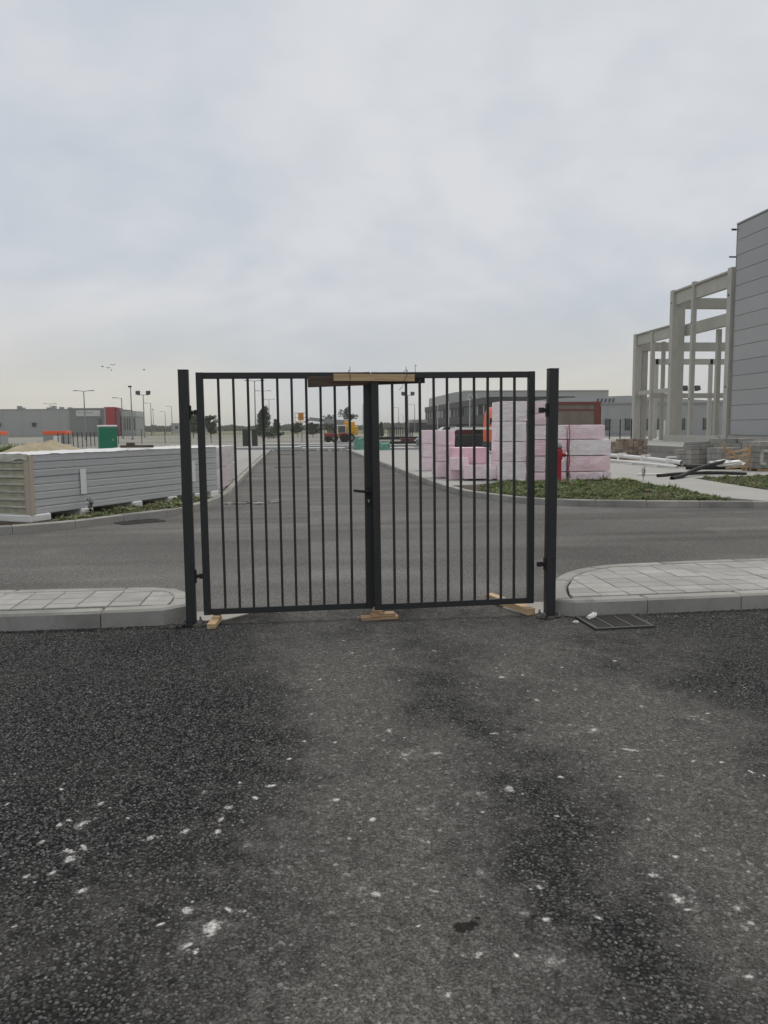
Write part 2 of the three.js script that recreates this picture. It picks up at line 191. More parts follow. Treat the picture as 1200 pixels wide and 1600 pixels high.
  for (let j = 0; j < Hh; j++) for (let i = 0; i < W; i++) {
    const ex = (i + 0.5) / W * AW, ey = (j + 0.5) / Hh * AH, x = Math.max(0, ex + 0.007 * (A(ex * 170, ey * 170) - 0.5) + 0.004 * (A(ex * 330 + 9, ey * 330) - 0.5)), y = Math.max(0, ey + 0.007 * (A(ex * 170 + 50, ey * 170 + 30) - 0.5) + 0.004 * (A(ex * 330, ey * 330 + 60) - 0.5)), gx = Math.floor(x / cell), gz = Math.floor(y / cell); let d1 = 9, d2 = 9, id = 0;
    for (let b = -1; b <= 1; b++) for (let a = -1; a <= 1; a++) { const cx = Math.min(GX - 1, Math.max(0, gx + a + 1)), cz = Math.min(GZ - 1, Math.max(0, gz + b + 1)), k = cz * GX + cx, dx = gx + a + jx[k] - x / cell, dz = gz + b + jz[k] - y / cell, q = Math.sqrt(dx * dx + dz * dz) / jr[k]; if (q < d1) { d2 = d1; d1 = q; id = k; } else if (q < d2) d2 = q; }
    const fi = Math.min(DW - 1.001, Math.max(0, i / 8 - 0.5)), fj = Math.min(DH - 1.001, Math.max(0, j / 8 - 0.5)), i0 = fi | 0, j0 = fj | 0, u = fi - i0, v = fj - j0, dd = lerp(lerp(dust[j0 * DW + i0], dust[j0 * DW + i0 + 1], u), lerp(dust[(j0 + 1) * DW + i0], dust[(j0 + 1) * DW + i0 + 1], u), v);
    const edge = sm(0.04, 0.42, d2 - d1), t = jt[id], du = sm(-1.15, 0.8, dd), lo = jr[id] > 0.85 ? 1 : 0.7;
    // bitumen-coated chips over dark gaps; dust fills the gaps and dulls the chips
    let chip = 70 + t * 26 + (t > 0.97 ? 20 : 0) + (r() - 0.5) * 16, gap = 20 + (r() - 0.5) * 8;
    let c = lerp(gap, chip * lo, edge * (0.3 + 0.3 * t)); const dusty = 84 + (t - 0.5) * 30 + (t > 0.97 ? 24 : 0) + edge * 28 + (r() - 0.5) * 44;
    c = lerp(c, dusty, du * 0.82); let w = white[j * W + i]; w = w * (0.6 + 0.4 * edge + 0.5 * (t - 0.5)); w = w * 0.6 + 0.32 * sm(0.2, 0.8, w); if (w < 0) w = 0;
    const dk = Math.min(1, dark[j * W + i]); c = lerp(c, 30, sm(0.25, 0.6, dk) * 0.8);
    const k = (j * W + i) * 4, wm = du * 2.5; col[k] = Math.min(255, lerp(c + wm, 205, w)); col[k + 1] = Math.min(255, lerp(c + wm * 0.4, 203, w)); col[k + 2] = Math.min(255, lerp(c - wm, 198, w)); col[k + 3] = 255;
    const hh = lerp(40, 150 + t * 100, edge) * lerp(1, 0.45, du) + du * 80; hgt[k] = hgt[k + 1] = hgt[k + 2] = Math.min(255, hh); hgt[k + 3] = 255;
  }
  const mk = (d, srgb) => { const t = new THREE.DataTexture(d, W, Hh); t.wrapS = t.wrapT = THREE.MirroredRepeatWrapping; t.magFilter = THREE.LinearFilter; t.minFilter = THREE.LinearMipmapLinearFilter; t.generateMipmaps = true; t.repeat.set(1 / AW, 1 / AH); t.offset.set(-AX / AW, -AZ / AH); if (srgb) t.colorSpace = THREE.SRGBColorSpace; t.needsUpdate = true; return t; };
  M.asphaltNear = new THREE.MeshPhysicalMaterial({ specularIntensity: 0.2, map: mk(col, true), bumpMap: mk(hgt, false), bumpScale: 0.005, roughness: 0.92 });
}

// ------------------------------------------------------------------ ground, roads
const pitHole = [[2.24, -5.99], [2.7, -6.02], [2.7, -6.36], [2.24, -6.33]];
struct('ground', sheet([[-1400, 300], [1400, 300], [1400, -1400], [-1400, -1400]], -0.012, [[[-20, 14], [24, 14], [24, -6.9], [-20, -6.9]]]), M.field);
struct('gravel_lot', sheet([[-150, -19], [150, -19], [150, -185], [-150, -185]], -0.006), M.gravel);
struct('near_road', sheet([[-22, 16], [26, 16], [26, -6.96], [-22, -6.96]], 0, [pitHole]), M.asphaltNear);
struct('cross_road', sheet([[-40, -6.96], [45, -6.96], [45, -20], [-40, -20]], 0), M.asphaltFar);
struct('access_road', sheet([[-3.4, -20], [5.4, -20], [4.4, -66], [-4.4, -66]], 0), M.asphaltFar);

// kerbs: stones laid one by one along a path; side is the way the verge lies
function kerbRun(name, path, side, { w = 0.15, h = 0.13, len = 0.98, y = 0, bevel = 0.014, from = 0 } = {}) {
  const g = new THREE.Group(); g.name = numbered(name); g.userData.kind = 'structure'; scene.add(g);
  const c = new THREE.CatmullRomCurve3(path.map(([x, z]) => V(x, 0, z)), false, 'centripetal'); c.arcLengthDivisions = 800; const L = c.getLength(), n = Math.round(L / len), r = rng(path.length * 77 + n);
  for (let k = 0; k < n; k++) {
    const a = (k / n) + 0.004 / L, b = ((k + 1) / n) - 0.004 / L, out = [], inn = [];
    for (let q = 0; q <= 4; q++) { const t = lerp(a, b, q / 4), p = c.getPointAt(t), d = c.getTangentAt(t); out.push([p.x, p.z]); inn.push([p.x - d.z * side * w, p.z + d.x * side * w]); }
    const pts = out.concat(inn.reverse()); const hh = h + (r() - 0.5) * 0.008;
    mesh('kerb_stone', slab(pts, y, y + hh, [], bevel), [M.kerb, M.kerb2, M.kerb3][Math.floor(r() * 3)], g);
  }
  return g;
}
// paving slabs cut to a convex outline
function clipPoly(poly, clip) { let out = poly; for (let i = 0; i < clip.length && out.length; i++) { const [ax, ay] = clip[i], [bx, by] = clip[(i + 1) % clip.length], inp = out; out = []; const f = (p) => (bx - ax) * (p[1] - ay) - (by - ay) * (p[0] - ax); for (let k = 0; k < inp.length; k++) { const p = inp[k], q = inp[(k + 1) % inp.length], fp = f(p), fq = f(q); if (fp >= 0) out.push(p); if (fp * fq < 0) { const t = fp / (fp - fq); out.push([lerp(p[0], q[0], t), lerp(p[1], q[1], t)]); } } } return out; }
function area(p) { let s = 0; for (let i = 0; i < p.length; i++) { const q = p[(i + 1) % p.length]; s += p[i][0] * q[1] - q[0] * p[i][1]; } return s / 2; }
function pave(parent, outline, y, sx, sz, turn, seed, off = 0.5) {
  const clip = area(outline) < 0 ? outline.slice().reverse() : outline, xs = clip.map(p => p[0]), zs = clip.map(p => p[1]), cx = (Math.min(...xs) + Math.max(...xs)) / 2, cz = (Math.min(...zs) + Math.max(...zs)) / 2, nx = Math.ceil((Math.max(...xs) - cx) / sx) + 2, nz = Math.ceil((Math.max(...zs) - cz) / sz) + 2, r = rng(seed), g = 0.005;
  for (let j = -nz; j <= nz; j++) for (let i = -nx; i <= nx; i++) {
    const ox = (i + (j & 1 ? off : 0)) * sx, oz = j * sz, ca = Math.cos(turn), sa = Math.sin(turn); const q = [[ox + g, oz + g], [ox + sx - g, oz + g], [ox + sx - g, oz + sz - g], [ox + g, oz + sz - g]].map(([a, b]) => [cx + a * ca + b * sa, cz - a * sa + b * ca]); let p = area(q) < 0 ? q.reverse() : q; p = clipPoly(p, clip); if (p.length < 3 || area(p) < 0.006) continue;
    mesh('paving_slab', slab(p, y - 0.05, y + (r() - 0.5) * 0.005, [], 0.004), M.slab[Math.floor(r() * 3)], parent);
  }
}
const offsetIn = (pts, d) => { const n = pts.length, A = area(pts) > 0 ? 1 : -1; return pts.map((p, i) => { const a = pts[(i + n - 1) % n], b = pts[(i + 1) % n]; let nx = 0, nz = 0; for (const [u, v] of [[a, p], [p, b]]) { const dx = v[0] - u[0], dz = v[1] - u[1], l = Math.hypot(dx, dz); nx += -dz / l * A; nz += dx / l * A; } const l2 = (nx * nx + nz * nz) / 2; return [p[0] + nx * d / l2, p[1] + nz * d / l2]; }); };
// pavement islands either side of the gate
{
  const L = [[-9.6, -6.56], [-1.16, -6.57], [-1.05, -6.62], [-1.02, -6.85], [-1.04, -7.1], [-1.14, -7.33], [-1.34, -7.47], [-1.7, -7.52], [-9.6, -7.6]], Rr = [[10.6, -6.85], [2.2, -6.418], [2.11, -6.43], [2.085, -6.52], [2.2, -7.05], [2.42, -7.5], [2.7, -7.83], [3.1, -8.06], [3.7, -8.14], [10.6, -8.6]];
  const RI = [[10.6, -7.0], [2.24, -6.575], [2.25, -6.62], [2.36, -7.0], [2.56, -7.42], [2.8, -7.7], [3.15, -7.91], [3.72, -7.99], [10.6, -8.45]];
  for (const [o, name, front] of [[L, 'left_pavement', 0], [Rr, 'right_pavement', 1]]) {
    const inner = front ? RI : offsetIn(L, 0.152), g = new THREE.Group(); g.name = name; g.userData.kind = 'structure'; scene.add(g);
    mesh('bedding', slab(inner, 0, 0.1), M.bed, g);
    pave(g, inner.map(p => p), 0.14, 0.26, 0.2, 0, front ? 7 : 8, 0);
  }
  kerbRun('left_pavement_kerb', L, -1, { h: 0.14, len: 0.98, bevel: 0.018 });
  kerbRun('right_pavement_kerb', Rr, 1, { h: 0.14, len: 0.86, bevel: 0.018 });
}
// verges beyond the cross road
const KL = [[-24, -11.0], [-12, -11.5], [-7, -12.0], [-5.5, -12.35], [-4.7, -12.68], [-3.87, -13.24], [-3.2, -14.1], [-2.5, -15.0], [-2.05, -16.4], [-1.85, -18.2], [-1.95, -24], [-2.15, -36], [-2.45, -56]];
const KR = [[2.72, -56], [3.0, -42], [3.28, -28.5], [3.42, -21.4], [3.5, -19.8], [3.66, -18.2], [4.05, -17.14], [4.45, -16.3], [5.0, -15.7], [5.7, -15.3], [6.5, -15.06], [8.8, -14.5], [14, -13.4], [26, -11.2]];
kerbRun('left_road_kerb', KL, -1); kerbRun('right_road_kerb', KR, -1);
const inset = (path, d) => path.map((p, i) => { const a = path[Math.max(0, i - 1)], b = path[Math.min(path.length - 1, i + 1)], dx = b[0] - a[0], dz = b[1] - a[1], l = Math.hypot(dx, dz); return [p[0] + dz / l * d, p[1] - dx / l * d]; });
struct('left_verge', slab(inset(KL, 0.14).concat([[-30, -56], [-30, -11]]), 0, 0.1), M.soil);
const rIn = inset(KR, 0.14);
struct('right_verge', slab(rIn.concat([[26, -56], [14, -56]]), 0, 0.1), M.soil);
// pale paving along the access road
struct('right_paving', slab([[3.55, -20.0], [4.3, -20.2], [5.2, -20.9], [8.6, -21.0], [8.75, -18.5], [8.42, -15.6], [8.9, -14.75], [10.2, -14.5], [10.35, -17.0], [10.6, -19.5], [10.75, -21.4], [14.6, -22.6], [14.6, -55.5], [2.9, -55.5], [3.42, -28.5]], 0.101, 0.118), M.paving);
struct('yard_asphalt', slab([[14.62, -22.6], [40, -28], [40, -55.5], [14.62, -55.5]], 0.101, 0.112), M.asphaltFar);
{
  const g = new THREE.Group(); g.name = 'left_road_pavement'; g.userData.kind = 'structure'; scene.add(g);
  mesh('bedding', slab([[-2.05, -17.6], [-2.12, -24], [-2.32, -36], [-2.6, -55.5], [-6.2, -55.5], [-6.2, -17.2]], 0.101, 0.108), M.bed, g);
  pave(g, [[-2.02, -17.7], [-2.4, -40], [-6.1, -40], [-6.1, -17.4]], 0.126, 0.62, 0.8, 0.0173, 31, 0.5);
  mesh('far_slabs', slab([[-2.42, -40.02], [-2.62, -55.4], [-6.1, -55.4], [-6.1, -40.02]], 0.108, 0.126), M.paving, g);
}
struct('raised_yard', slab([[19.2, -39], [80, -34], [80, -90], [19.2, -76]], 0, 0.42), M.paving);
tag(mesh('yard_edge', slab([[18.9, -38.8], [19.18, -38.8], [19.18, -76], [18.9, -76]], 0, 0.5), M.kerb3), null, null, null, 'structure');

// ------------------------------------------------------------------ the gate
const GT = Math.atan2(0.1, 2.98);                    // the gate line turns a little against the road
function post(x, z, label) {
  const g = thing('gate_post', label, 'gate post', [x, 0, z], GT, 'gate posts');
  part('post_tube', rbox(0.08, 2.06, 0.08, 0.006, 0, 1.03, 0), M.gate, g);
  part('cap', rbox(0.084, 0.008, 0.084, 0.003, 0, 2.064, 0), M.gate, g);
  part('base_plate', rbox(0.17, 0.012, 0.17, 0.004, 0, 0.008, 0), M.iron, g);
  for (const [a, b] of [[1, 1], [1, -1], [-1, 1], [-1, -1]]) part('anchor_bolt', [cyl(0.009, 0.009, 0.035, a * 0.065, 0.03, b * 0.065, 6), cyl(0.014, 0.014, 0.012, a * 0.065, 0.02, b * 0.065, 6)], M.steel, g);
  return g;
}
const postL = post(-0.965, -6.575, 'black square gate post beside the pavement with round-cornered end and no drain');
const postR = post(2.02, -6.465, 'black square gate post beside the drain grate');
function hinge(g, s, y) {                           // adjustable hinge reaching from the post to the leaf
  const h = part('hinge', [rbox(0.012, 0.11, 0.05, 0.003, s * 0.046, y, 0), cyl(0.009, 0.009, 0.07, s * 0.075, y, 0, 8, 0, 0, Math.PI / 2)], M.iron, g);
  part('nut', [cyl(0.019, 0.019, 0.016, s * 0.06, y, 0, 6, 0, 0, Math.PI / 2), cyl(0.019, 0.019, 0.014, s * 0.086, y, 0, 6, 0, 0, Math.PI / 2)], M.iron, h);
  part('hinge_eye', cyl(0.022, 0.022, 0.04, s * 0.094, y, 0, 12), M.iron, h);
}
hinge(postL, 1, 1.73); hinge(postL, 1, 0.4); hinge(postR, -1, 1.73); hinge(postR, -1, 0.45);
const BW = 0.058, BT = 0.04;
function leaf(x, y, z, w, h, tilt, label, dir) {
  const g = thing('gate_leaf', label, 'gate', [x, y, z], GT, 'leaves of the double gate'); g.rotation.z = tilt;
  part('hinge_stile', rbox(BW, h, BT, 0.004, BW / 2, h / 2, 0), M.gate, g);
  part('meeting_stile', rbox(BW, h, BT, 0.004, w - BW / 2, h / 2, 0), M.gate, g);
  part('top_rail', rbox(w - 2 * BW - 0.001, 0.05, BT - 0.004, 0.004, w / 2, h - 0.026, 0), M.gate, g);
  part('bottom_rail', rbox(w - 2 * BW - 0.001, 0.05, BT - 0.004, 0.004, w / 2, 0.026, 0), M.gate, g);
  const bg = uvm(rbox(0.02, h - 0.1, 0.02, 0.002)), n = 10, s = (w - 2 * BW) / (n + 1), jr = rng(w * 1000 | 0);
  for (let i = 1; i <= n; i++) shared('bar', bg, M.gate, g, BW + i * s + (jr() - 0.5) * 0.004, h / 2, (jr() - 0.5) * 0.003, (jr() - 0.5) * 0.08, (jr() - 0.5) * 0.0016);
  return g;
}
const leafA = leaf(-0.862, 0.076, -6.568, 1.4, 1.97, 0.003, 'black barred gate leaf with the door handle and lock');
leaf(0.544, 0.086, -6.521, 1.367, 1.957, 0.007, 'black barred gate leaf without a handle, hung on the post by the drain grate');
{
  const x = 1.4 - BW / 2; part('meeting_strip', rbox(0.11, 1.94, 0.006, 0.002, 1.402, 0.985, BT / 2 + 0.0035), M.gate, leafA);
  const hd = part('handle_plate', rbox(0.034, 0.16, 0.006, 0.002, x, 0.95, BT / 2 + 0.0098), M.black, leafA);
  part('lever', tube([[x, 0.99, 0.028], [x, 0.992, 0.058], [x - 0.02, 0.994, 0.062], [x - 0.07, 0.998, 0.06], [x - 0.115, 1.005, 0.058], [x - 0.122, 1.006, 0.054]], 0.0115, 30), M.black, hd);
  part('lock_cylinder', [cyl(0.0085, 0.0085, 0.012, x, 0.918, 0.0335, 14, 0, Math.PI / 2), rbox(0.009, 0.022, 0.01, 0.003, x, 0.909, 0.0325)], M.steel, hd);
}
// timber tied to the top of the leaves, and blocks under them
tag(mesh("timber_lath", rbox(0.655, 0.056, 0.024, 0.002), M.pine), 'pale new pine lath tied across the top of both gate leaves', 'lath');
{
  const o = scene.children[scene.children.length - 1]; o.position.set(0.555, 1.998, -6.49); o.rotation.set(0, GT, -0.008);
  const b = tag(mesh('timber_board', rbox(0.96, 0.085, 0.03, 0.003), M.oldwood), 'dark weathered board tied behind the top rails of the gate', 'board'); b.position.set(0.5, 1.985, -6.585); b.rotation.set(0, GT, 0.035);
  const tie = (x, pts, label) => tag(mesh('wire_tie', pts.map(p => tube(p.map(([a, c, e]) => [x + a, c, e]), 0.0022, 30, 5)), M.oldwood), label, 'wire', 'wire ties on the gate top');
  tie(0.355, [[[0, 1.945, -6.61], [0, 2.055, -6.612], [0.002, 2.062, -6.55], [0.003, 2.04, -6.474], [0.004, 1.975, -6.472], [0.001, 1.95, -6.52], [-0.02, 1.905, -6.53]], [[0.003, 2.045, -6.476], [0.004, 2.085, -6.47]]], 'rusty wire tie with its end hanging down beside the meeting stiles');
  tie(0.79, [[[-0.03, 1.9, -6.52], [-0.005, 1.93, -6.5], [0.0, 1.965, -6.472], [0.03, 2.02, -6.472], [0.035, 2.06, -6.52], [0.02, 2.05, -6.61], [-0.01, 1.97, -6.61]], [[0.03, 2.045, -6.5], [0.02, 2.085, -6.5]], [[0.1, 2.04, -6.5], [0.1, 2.1, -6.5], [0.11, 2.09, -6.5]]], 'rusty wire tie curling over the bare end of the lath');
}
function blockOf(name, label, list, x, y, z, ry, rx, mat) { const m = tag(mesh(name, list, mat), label, 'timber', 'timber blocks under the gate'); m.position.set(x, y, z); m.rotation.set(rx, ry, 0); return m; }
blockOf('timber_block', 'pale timber offcut under the hinge end of the gate leaf with the handle', [rbox(0.068, 0.04, 0.24, 0.003), rbox(0.06, 0.02, 0.1, 0.002, 0.004, 0.03, -0.06, 0.1)], -0.77, 0.03, -6.5, -0.13, 0.06, M.pine);
blockOf('timber_block', 'two thin timber offcuts laid under the meeting stiles of the gate', [rbox(0.31, 0.026, 0.1, 0.002, 0, 0.014, 0), rbox(0.2, 0.022, 0.09, 0.002, 0.03, 0.04, 0.005, 0.08), rbox(0.05, 0.02, 0.12, 0.002, -0.01, 0.062, 0, 0.5)], 0.585, 0.0, -6.56, 0.06, 0, M.pine2);
blockOf('timber_block', 'long timber batten pushed under the end of the handle-less gate leaf', [rbox(0.075, 0.062, 0.7, 0.004)], 1.765, 0.034, -6.83, 0.32, 0, M.pine);
// footings, drain, litter
struct('left_footing', slab([[-1.0, -6.62], [-0.7, -6.66], [-0.52, -6.86], [-0.58, -6.97], [-0.98, -6.98], [-1.02, -6.8]], 0.001, 0.012, [], 0.004), M.kerb3);
struct('right_footing', slab([[1.78, -6.62], [1.94, -6.52], [2.1, -6.54], [2.14, -6.7], [2.2, -6.95], [1.8, -6.98], [1.7, -6.8]], 0.001, 0.014, [], 0.004), M.kerb3);
{
  const g = thing('drain_grate', 'square cast iron drain grate beside the kerb', 'drain grate', [2.47, 0, -6.175], 0.065);
  const W = 0.5, D = 0.39;
  part('frame', [box(W, 0.03, 0.03, 0, 0.002, D / 2), box(W, 0.03, 0.03, 0, 0.002, -D / 2), box(0.03, 0.03, D - 0.03, W / 2 - 0.015, 0.003, 0), box(0.03, 0.03, D - 0.03, -W / 2 + 0.015, 0.003, 0)], M.grate, g);
  for (const x of [-0.083, 0.083]) part('rib', box(0.022, 0.028, D - 0.031, x, 0.001, 0), M.grate, g);
  const sg = uvm(box(0.13, 0.02, 0.011)); for (const x of [-0.165, 0, 0.165]) for (let k = 0; k < 11; k++) shared('slat', sg, M.grate, g, x, 0.006, -0.155 + k * 0.031);
  part('gully', [box(W, 0.01, D, 0, -0.3, 0), box(W, 0.28, 0.01, 0, -0.155, D / 2 + 0.02), box(W, 0.28, 0.01, 0, -0.155, -D / 2 - 0.02), box(0.01, 0.28, D, W / 2 + 0.01, -0.155, 0), box(0.01, 0.28, D, -W / 2 - 0.01, -0.155, 0)], M.bed, g);  // dark bedding colour stands in for the shade inside the gully
}
function crumple(seed, s) { const g = new THREE.IcosahedronGeometry(1, 3), p = g.attributes.position; const k = seed * 3.1; for (let i = 0; i < p.count; i++) { const x = p.getX(i), y = p.getY(i), z = p.getZ(i), n = 1 + 0.35 * n3(x * 1.6 + k, y * 1.6, z * 1.6) + 0.18 * n3(x * 4 + k, y * 4, z * 4); p.setXYZ(i, x * n * s[0], y * n * s[1], z * n * s[2]); } g.computeVertexNormals(); return g; }
{ const m = tag(mesh('paper_scrap', crumple(1, [0.048, 0.018, 0.022]), M.paper), 'crumpled white paper lying on the drain grate', 'litter'); m.position.set(2.33, 0.034, -6.3); m.rotation.set(0.2, 0.4, 0.25);
  const n = tag(mesh('paper_scrap', crumple(2, [0.022, 0.012, 0.014]), M.paper), 'small white scrap on the asphalt next to the drain grate', 'litter'); n.position.set(2.16, 0.012, -6.2); }
[[-1.06, -6.5, 0.05, 1], [-0.9, -6.47, 0.035, 1], [-0.84, -6.5, 0.03, 1], [1.93, -6.4, 0.045, 2], [2.0, -6.36, 0.03, 2], [2.1, -6.4, 0.03, 2], [-1.1, -6.44, 0.03, 1]].forEach(([x, z, s, w], i) => { const m = tag(mesh('clod', crumple(10 + i, [s, s * 0.55, s * 0.7]), M.bed), w === 1 ? 'dark clod of earth and rubble by the post on the grate-less side' : 'dark clod of earth and rubble by the post at the drain grate', 'clod', w === 1 ? 'clods by one gate post' : 'clods by the other gate post'); m.position.set(x, s * 0.3, z); });
{ // rubble strip along the drain side kerb: loose chips nobody could count
  const r = rng(55), N = 2600, m = new THREE.InstancedMesh(new THREE.IcosahedronGeometry(1, 0), std({ color: 0xffffff, roughness: 0.95 }), N), d = new THREE.Object3D(), c = new THREE.Color();
  for (let i = 0; i < N; i++) { const side = r() < 0.35, q = r() * r(), x = side ? -2.9 + r() * 1.8 : 2.75 + r() * 1.9, z = side ? -6.53 + q * 0.35 : -6.42 - (x - 2.2) * 0.045 + q * 0.7; const s = 0.003 + r() * r() * 0.007; d.position.set(x, s * 0.4, z); d.scale.set(s * (0.8 + r() * 0.6), s * 0.7, s); d.rotation.set(r() * 6, r() * 6, r() * 6); d.updateMatrix(); m.setMatrixAt(i, d.matrix); const v = 0.025 + r() * 0.1 + (r() < 0.08 ? 0.15 : 0); m.setColorAt(i, c.setRGB(v, v * 0.98, v * 0.95)); }
  m.name = 'loose_chips'; tag(m, 'loose asphalt chips scattered along the pavement kerbs', 'gravel', null, 'stuff'); m.castShadow = m.receiveShadow = true; scene.add(m);
}

{ // the aggregate of the near asphalt: stone chips standing out of the binder
  const r = rng(77), pts = [], c0 = 0.0122; for (let z = -6.5; z < -1.7; z += c0) for (let x = -2.7; x < 4.3; x += c0) { const X = x + (r() - 0.5) * c0 * 1.1, Z = z + (r() - 0.5) * c0 * 1.1; if (Z < -6.42 && (X < -0.95 || X > 2.05)) continue; if (X > 2.2 && X < 2.74 && Z < -5.96 && Z > -6.4) continue; const du = sm(-1.15, 0.8, dustAt(X, Z) + (r() - 0.5) * 0.4); if (r() < du * 0.75 || r() < 0.34 - 0.5 * n3(X * 22, Z * 22, 3) * (1 - du * 0.5)) continue; pts.push([X, Z, du]); }
  const g = new THREE.DodecahedronGeometry(1, 0).scale(1.1, 1, 0.85), m = new THREE.InstancedMesh(g, new THREE.MeshPhysicalMaterial({ color: 0xffffff, roughness: 0.9, specularIntensity: 0.35 }), pts.length), d = new THREE.Object3D(), c = new THREE.Color();
  pts.forEach(([x, z, du], i) => { const s = 0.0044 + 0.0042 * r() * r() + 0.001 * r(); d.position.set(x, -s * 0.12 - du * s * 0.38, z); d.scale.set(s * (0.85 + r() * 0.5), s * (0.55 + r() * 0.35), s * (0.85 + r() * 0.5)); d.rotation.set((r() - 0.5) * 0.9, r() * 6.28, (r() - 0.5) * 0.9); d.updateMatrix(); m.setMatrixAt(i, d.matrix); const t = r(), w = sm(0.3, 0.8, whiteAt(x, z)) * (0.6 + 0.4 * r()), v = lerp(lerp(0.055 + 0.1 * t * t + (t > 0.98 ? 0.07 : 0), 0.095 + 0.1 * t * t + (t > 0.98 ? 0.06 : 0), du), 0.6, w); m.setColorAt(i, c.setRGB(v * 1.01, v, v * 0.97)); });
  m.name = 'asphalt_aggregate'; m.castShadow = m.receiveShadow = true; scene.add(m); tag(m, 'coarse stone chips of the near asphalt surface', 'asphalt chips', null, 'stuff'); console.log('chips', pts.length);
}

// ------------------------------------------------------------------ packs of sandwich panels beside the far kerb
const PD = new THREE.Vector2(2.4, -4.6).normalize();
function panelPack(s, len, label, n, first) {
  const g = thing('panel_pack', label, 'panel pack', [-4.46 + PD.x * s, 0.1, -13.4 + PD.y * s], Math.atan2(-PD.y, PD.x), 'packs of sandwich panels on the verge');
  // local x runs along the pack, local z to its right-hand face (z = 0), the pack lies at z < 0
  const W = 1.16, y0 = 0.12, T = 0.118, r = rng(len * 100 | 0);
  for (let k = 0; k < n; k++) {
    const dz = (r() - 0.5) * 0.012, y = y0 + k * (T + 0.005) + T / 2, p = part('sandwich_panel', [rbox(len, T, W, 0.012, len / 2, y, -W / 2 + dz), box(len - 0.03, 0.012, 0.012, len / 2, y + 0.026, dz - 0.0035), box(len - 0.03, 0.012, 0.012, len / 2, y - 0.03, dz - 0.0035)], M.panel[Math.floor(r() * 3)], g);
    if (first) part('mineral_wool_core', box(0.02, T - 0.026, W - 0.05, -0.006 + r() * 0.01, y, -W / 2 + dz), M.wool, p);
  }
  const top = y0 + n * (T + 0.005);
  const c = new THREE.PlaneGeometry(len + 0.06, W + 0.04, 60, 12).rotateX(-Math.PI / 2), q = c.attributes.position;
  for (let i = 0; i < q.count; i++) { const x = q.getX(i), z = q.getZ(i), e = Math.max(0, Math.abs(z) - W / 2 + 0.03); q.setY(i, 0.016 + 0.011 * n3(x * 2.2 + s, z * 4, 3) + 0.006 * n3(x * 9, z * 11, s) - e * 0.4); }
  c.computeVertexNormals(); part('top_film', c.translate(len / 2, top, -W / 2), M.filmWhite, g);
  if (first) { // film pulled round the end, and its edge board
    part('corner_board', [box(0.012, top - y0, 0.1, -0.03, (top + y0) / 2, -0.03), box(0.09, top - y0 - 0.01, 0.01, 0.018, (top + y0) / 2, 0.024)], M.card, g);
    for (let k = 0; k < 8; k++) part('film_fold', rbox(0.018, 0.026 + (k % 3) * 0.008, W - 0.12, 0.008, -0.026, y0 + 0.01 + k * (T + 0.005), -W / 2 - 0.03, 0, 0, 0), M.filmDull, g);
    { const f = new THREE.PlaneGeometry(W + 0.04, 0.11, 40, 6), q2 = f.attributes.position; for (let i = 0; i < q2.count; i++) { const a = q2.getX(i), b = q2.getY(i), e = 0.5 - b / 0.11; q2.setXYZ(i, a, b > 0 ? b : b * (0.8 + 0.6 * n3(a * 1.7, 1, 4)), 0.006 * n3(a * 9, b * 4, 1) + 0.01 * e); } f.rotateY(-Math.PI / 2); f.computeVertexNormals(); part('film_skirt', f.translate(-0.042, top - 0.045, -W / 2 - 0.01), M.filmDull, g); }
  }
  const sk = first ? [0.18, 1.25, 2.6, 3.7] : [0.3, 0.9]; for (const x of sk) part('skid', rbox(first && x < 0.3 ? 0.46 : 0.3, 0.13, W + 0.04, 0.03, x, 0.062, -W / 2), M.filmWhite, g);
  part('paper_label', box(0.14, 0.44, 0.003, first ? 1.17 : 0.1, 0.6, 0.026), M.paper, g);
  return g;
}
panelPack(0, 4.27, 'long shrink-wrapped pack of grey sandwich panels with olive wool ends beside the kerb', 8, true);
panelPack(4.31, 1.02, 'short grey panel pack between the long wrapped pack and the pink foam stack', 8, false);
tag(mesh('timber_offcut', [rbox(0.62, 0.05, 0.1, 0.004), rbox(0.16, 0.06, 0.09, 0.02, -0.12, 0.05, 0)], M.oldwood), 'small dark offcut lying on top of the long panel pack', 'offcut').position.set(-3.3, 1.265, -16.1);

// ------------------------------------------------------------------ pink foam board packs
function foamPack(x0, x1, y0, y1, z0, z1, label, group, k = 0, turn = 0, split = 1) {
  const g = thing('foam_pack', label, 'foam pack', [(x0 + x1) / 2, y0, (z0 + z1) / 2], turn, group), w = x1 - x0, h = y1 - y0 - 0.008, d = Math.abs(z1 - z0), r = rng((x0 * 131 + y0 * 977 + 4000) | 0), mat = k === 3 ? M.foamPale : k === 4 ? M.foamDeep : k === 5 ? M.foamLeft : M.foam[k % 3];
  for (let i = 0; i < split; i++) { // boards, bundled in film
    const hh = h / split - 0.004, geo = new THREE.BoxGeometry(w, hh, d, 12, 4, 8), p = geo.attributes.position, s = r() * 40;
    for (let q = 0; q < p.count; q++) { const a = p.getX(q), b = p.getY(q), c = p.getZ(q), e = (Math.abs(a) > w / 2 - 1e-4 ? 1 : 0) + (Math.abs(b) > hh / 2 - 1e-4 ? 1 : 0) + (Math.abs(c) > d / 2 - 1e-4 ? 1 : 0), f = e > 1 ? 0.018 : 0; p.setXYZ(q, a * (1 - f / w) + 0.012 * n3(b * 4 + s, c * 3, 1) , b - Math.sign(b) * f * 0.3 + 0.004 * n3(a * 3, c * 3, s), c * (1 - f / d) + 0.014 * n3(a * 3 + s, b * 5, 2)); }
    const gg = toCreasedNormals(geo, 0.6); part('foam_boards', gg.translate((r() - 0.5) * 0.03, h / split * (i + 0.5), (r() - 0.5) * 0.03), mat, g);
  }
  return g;
}
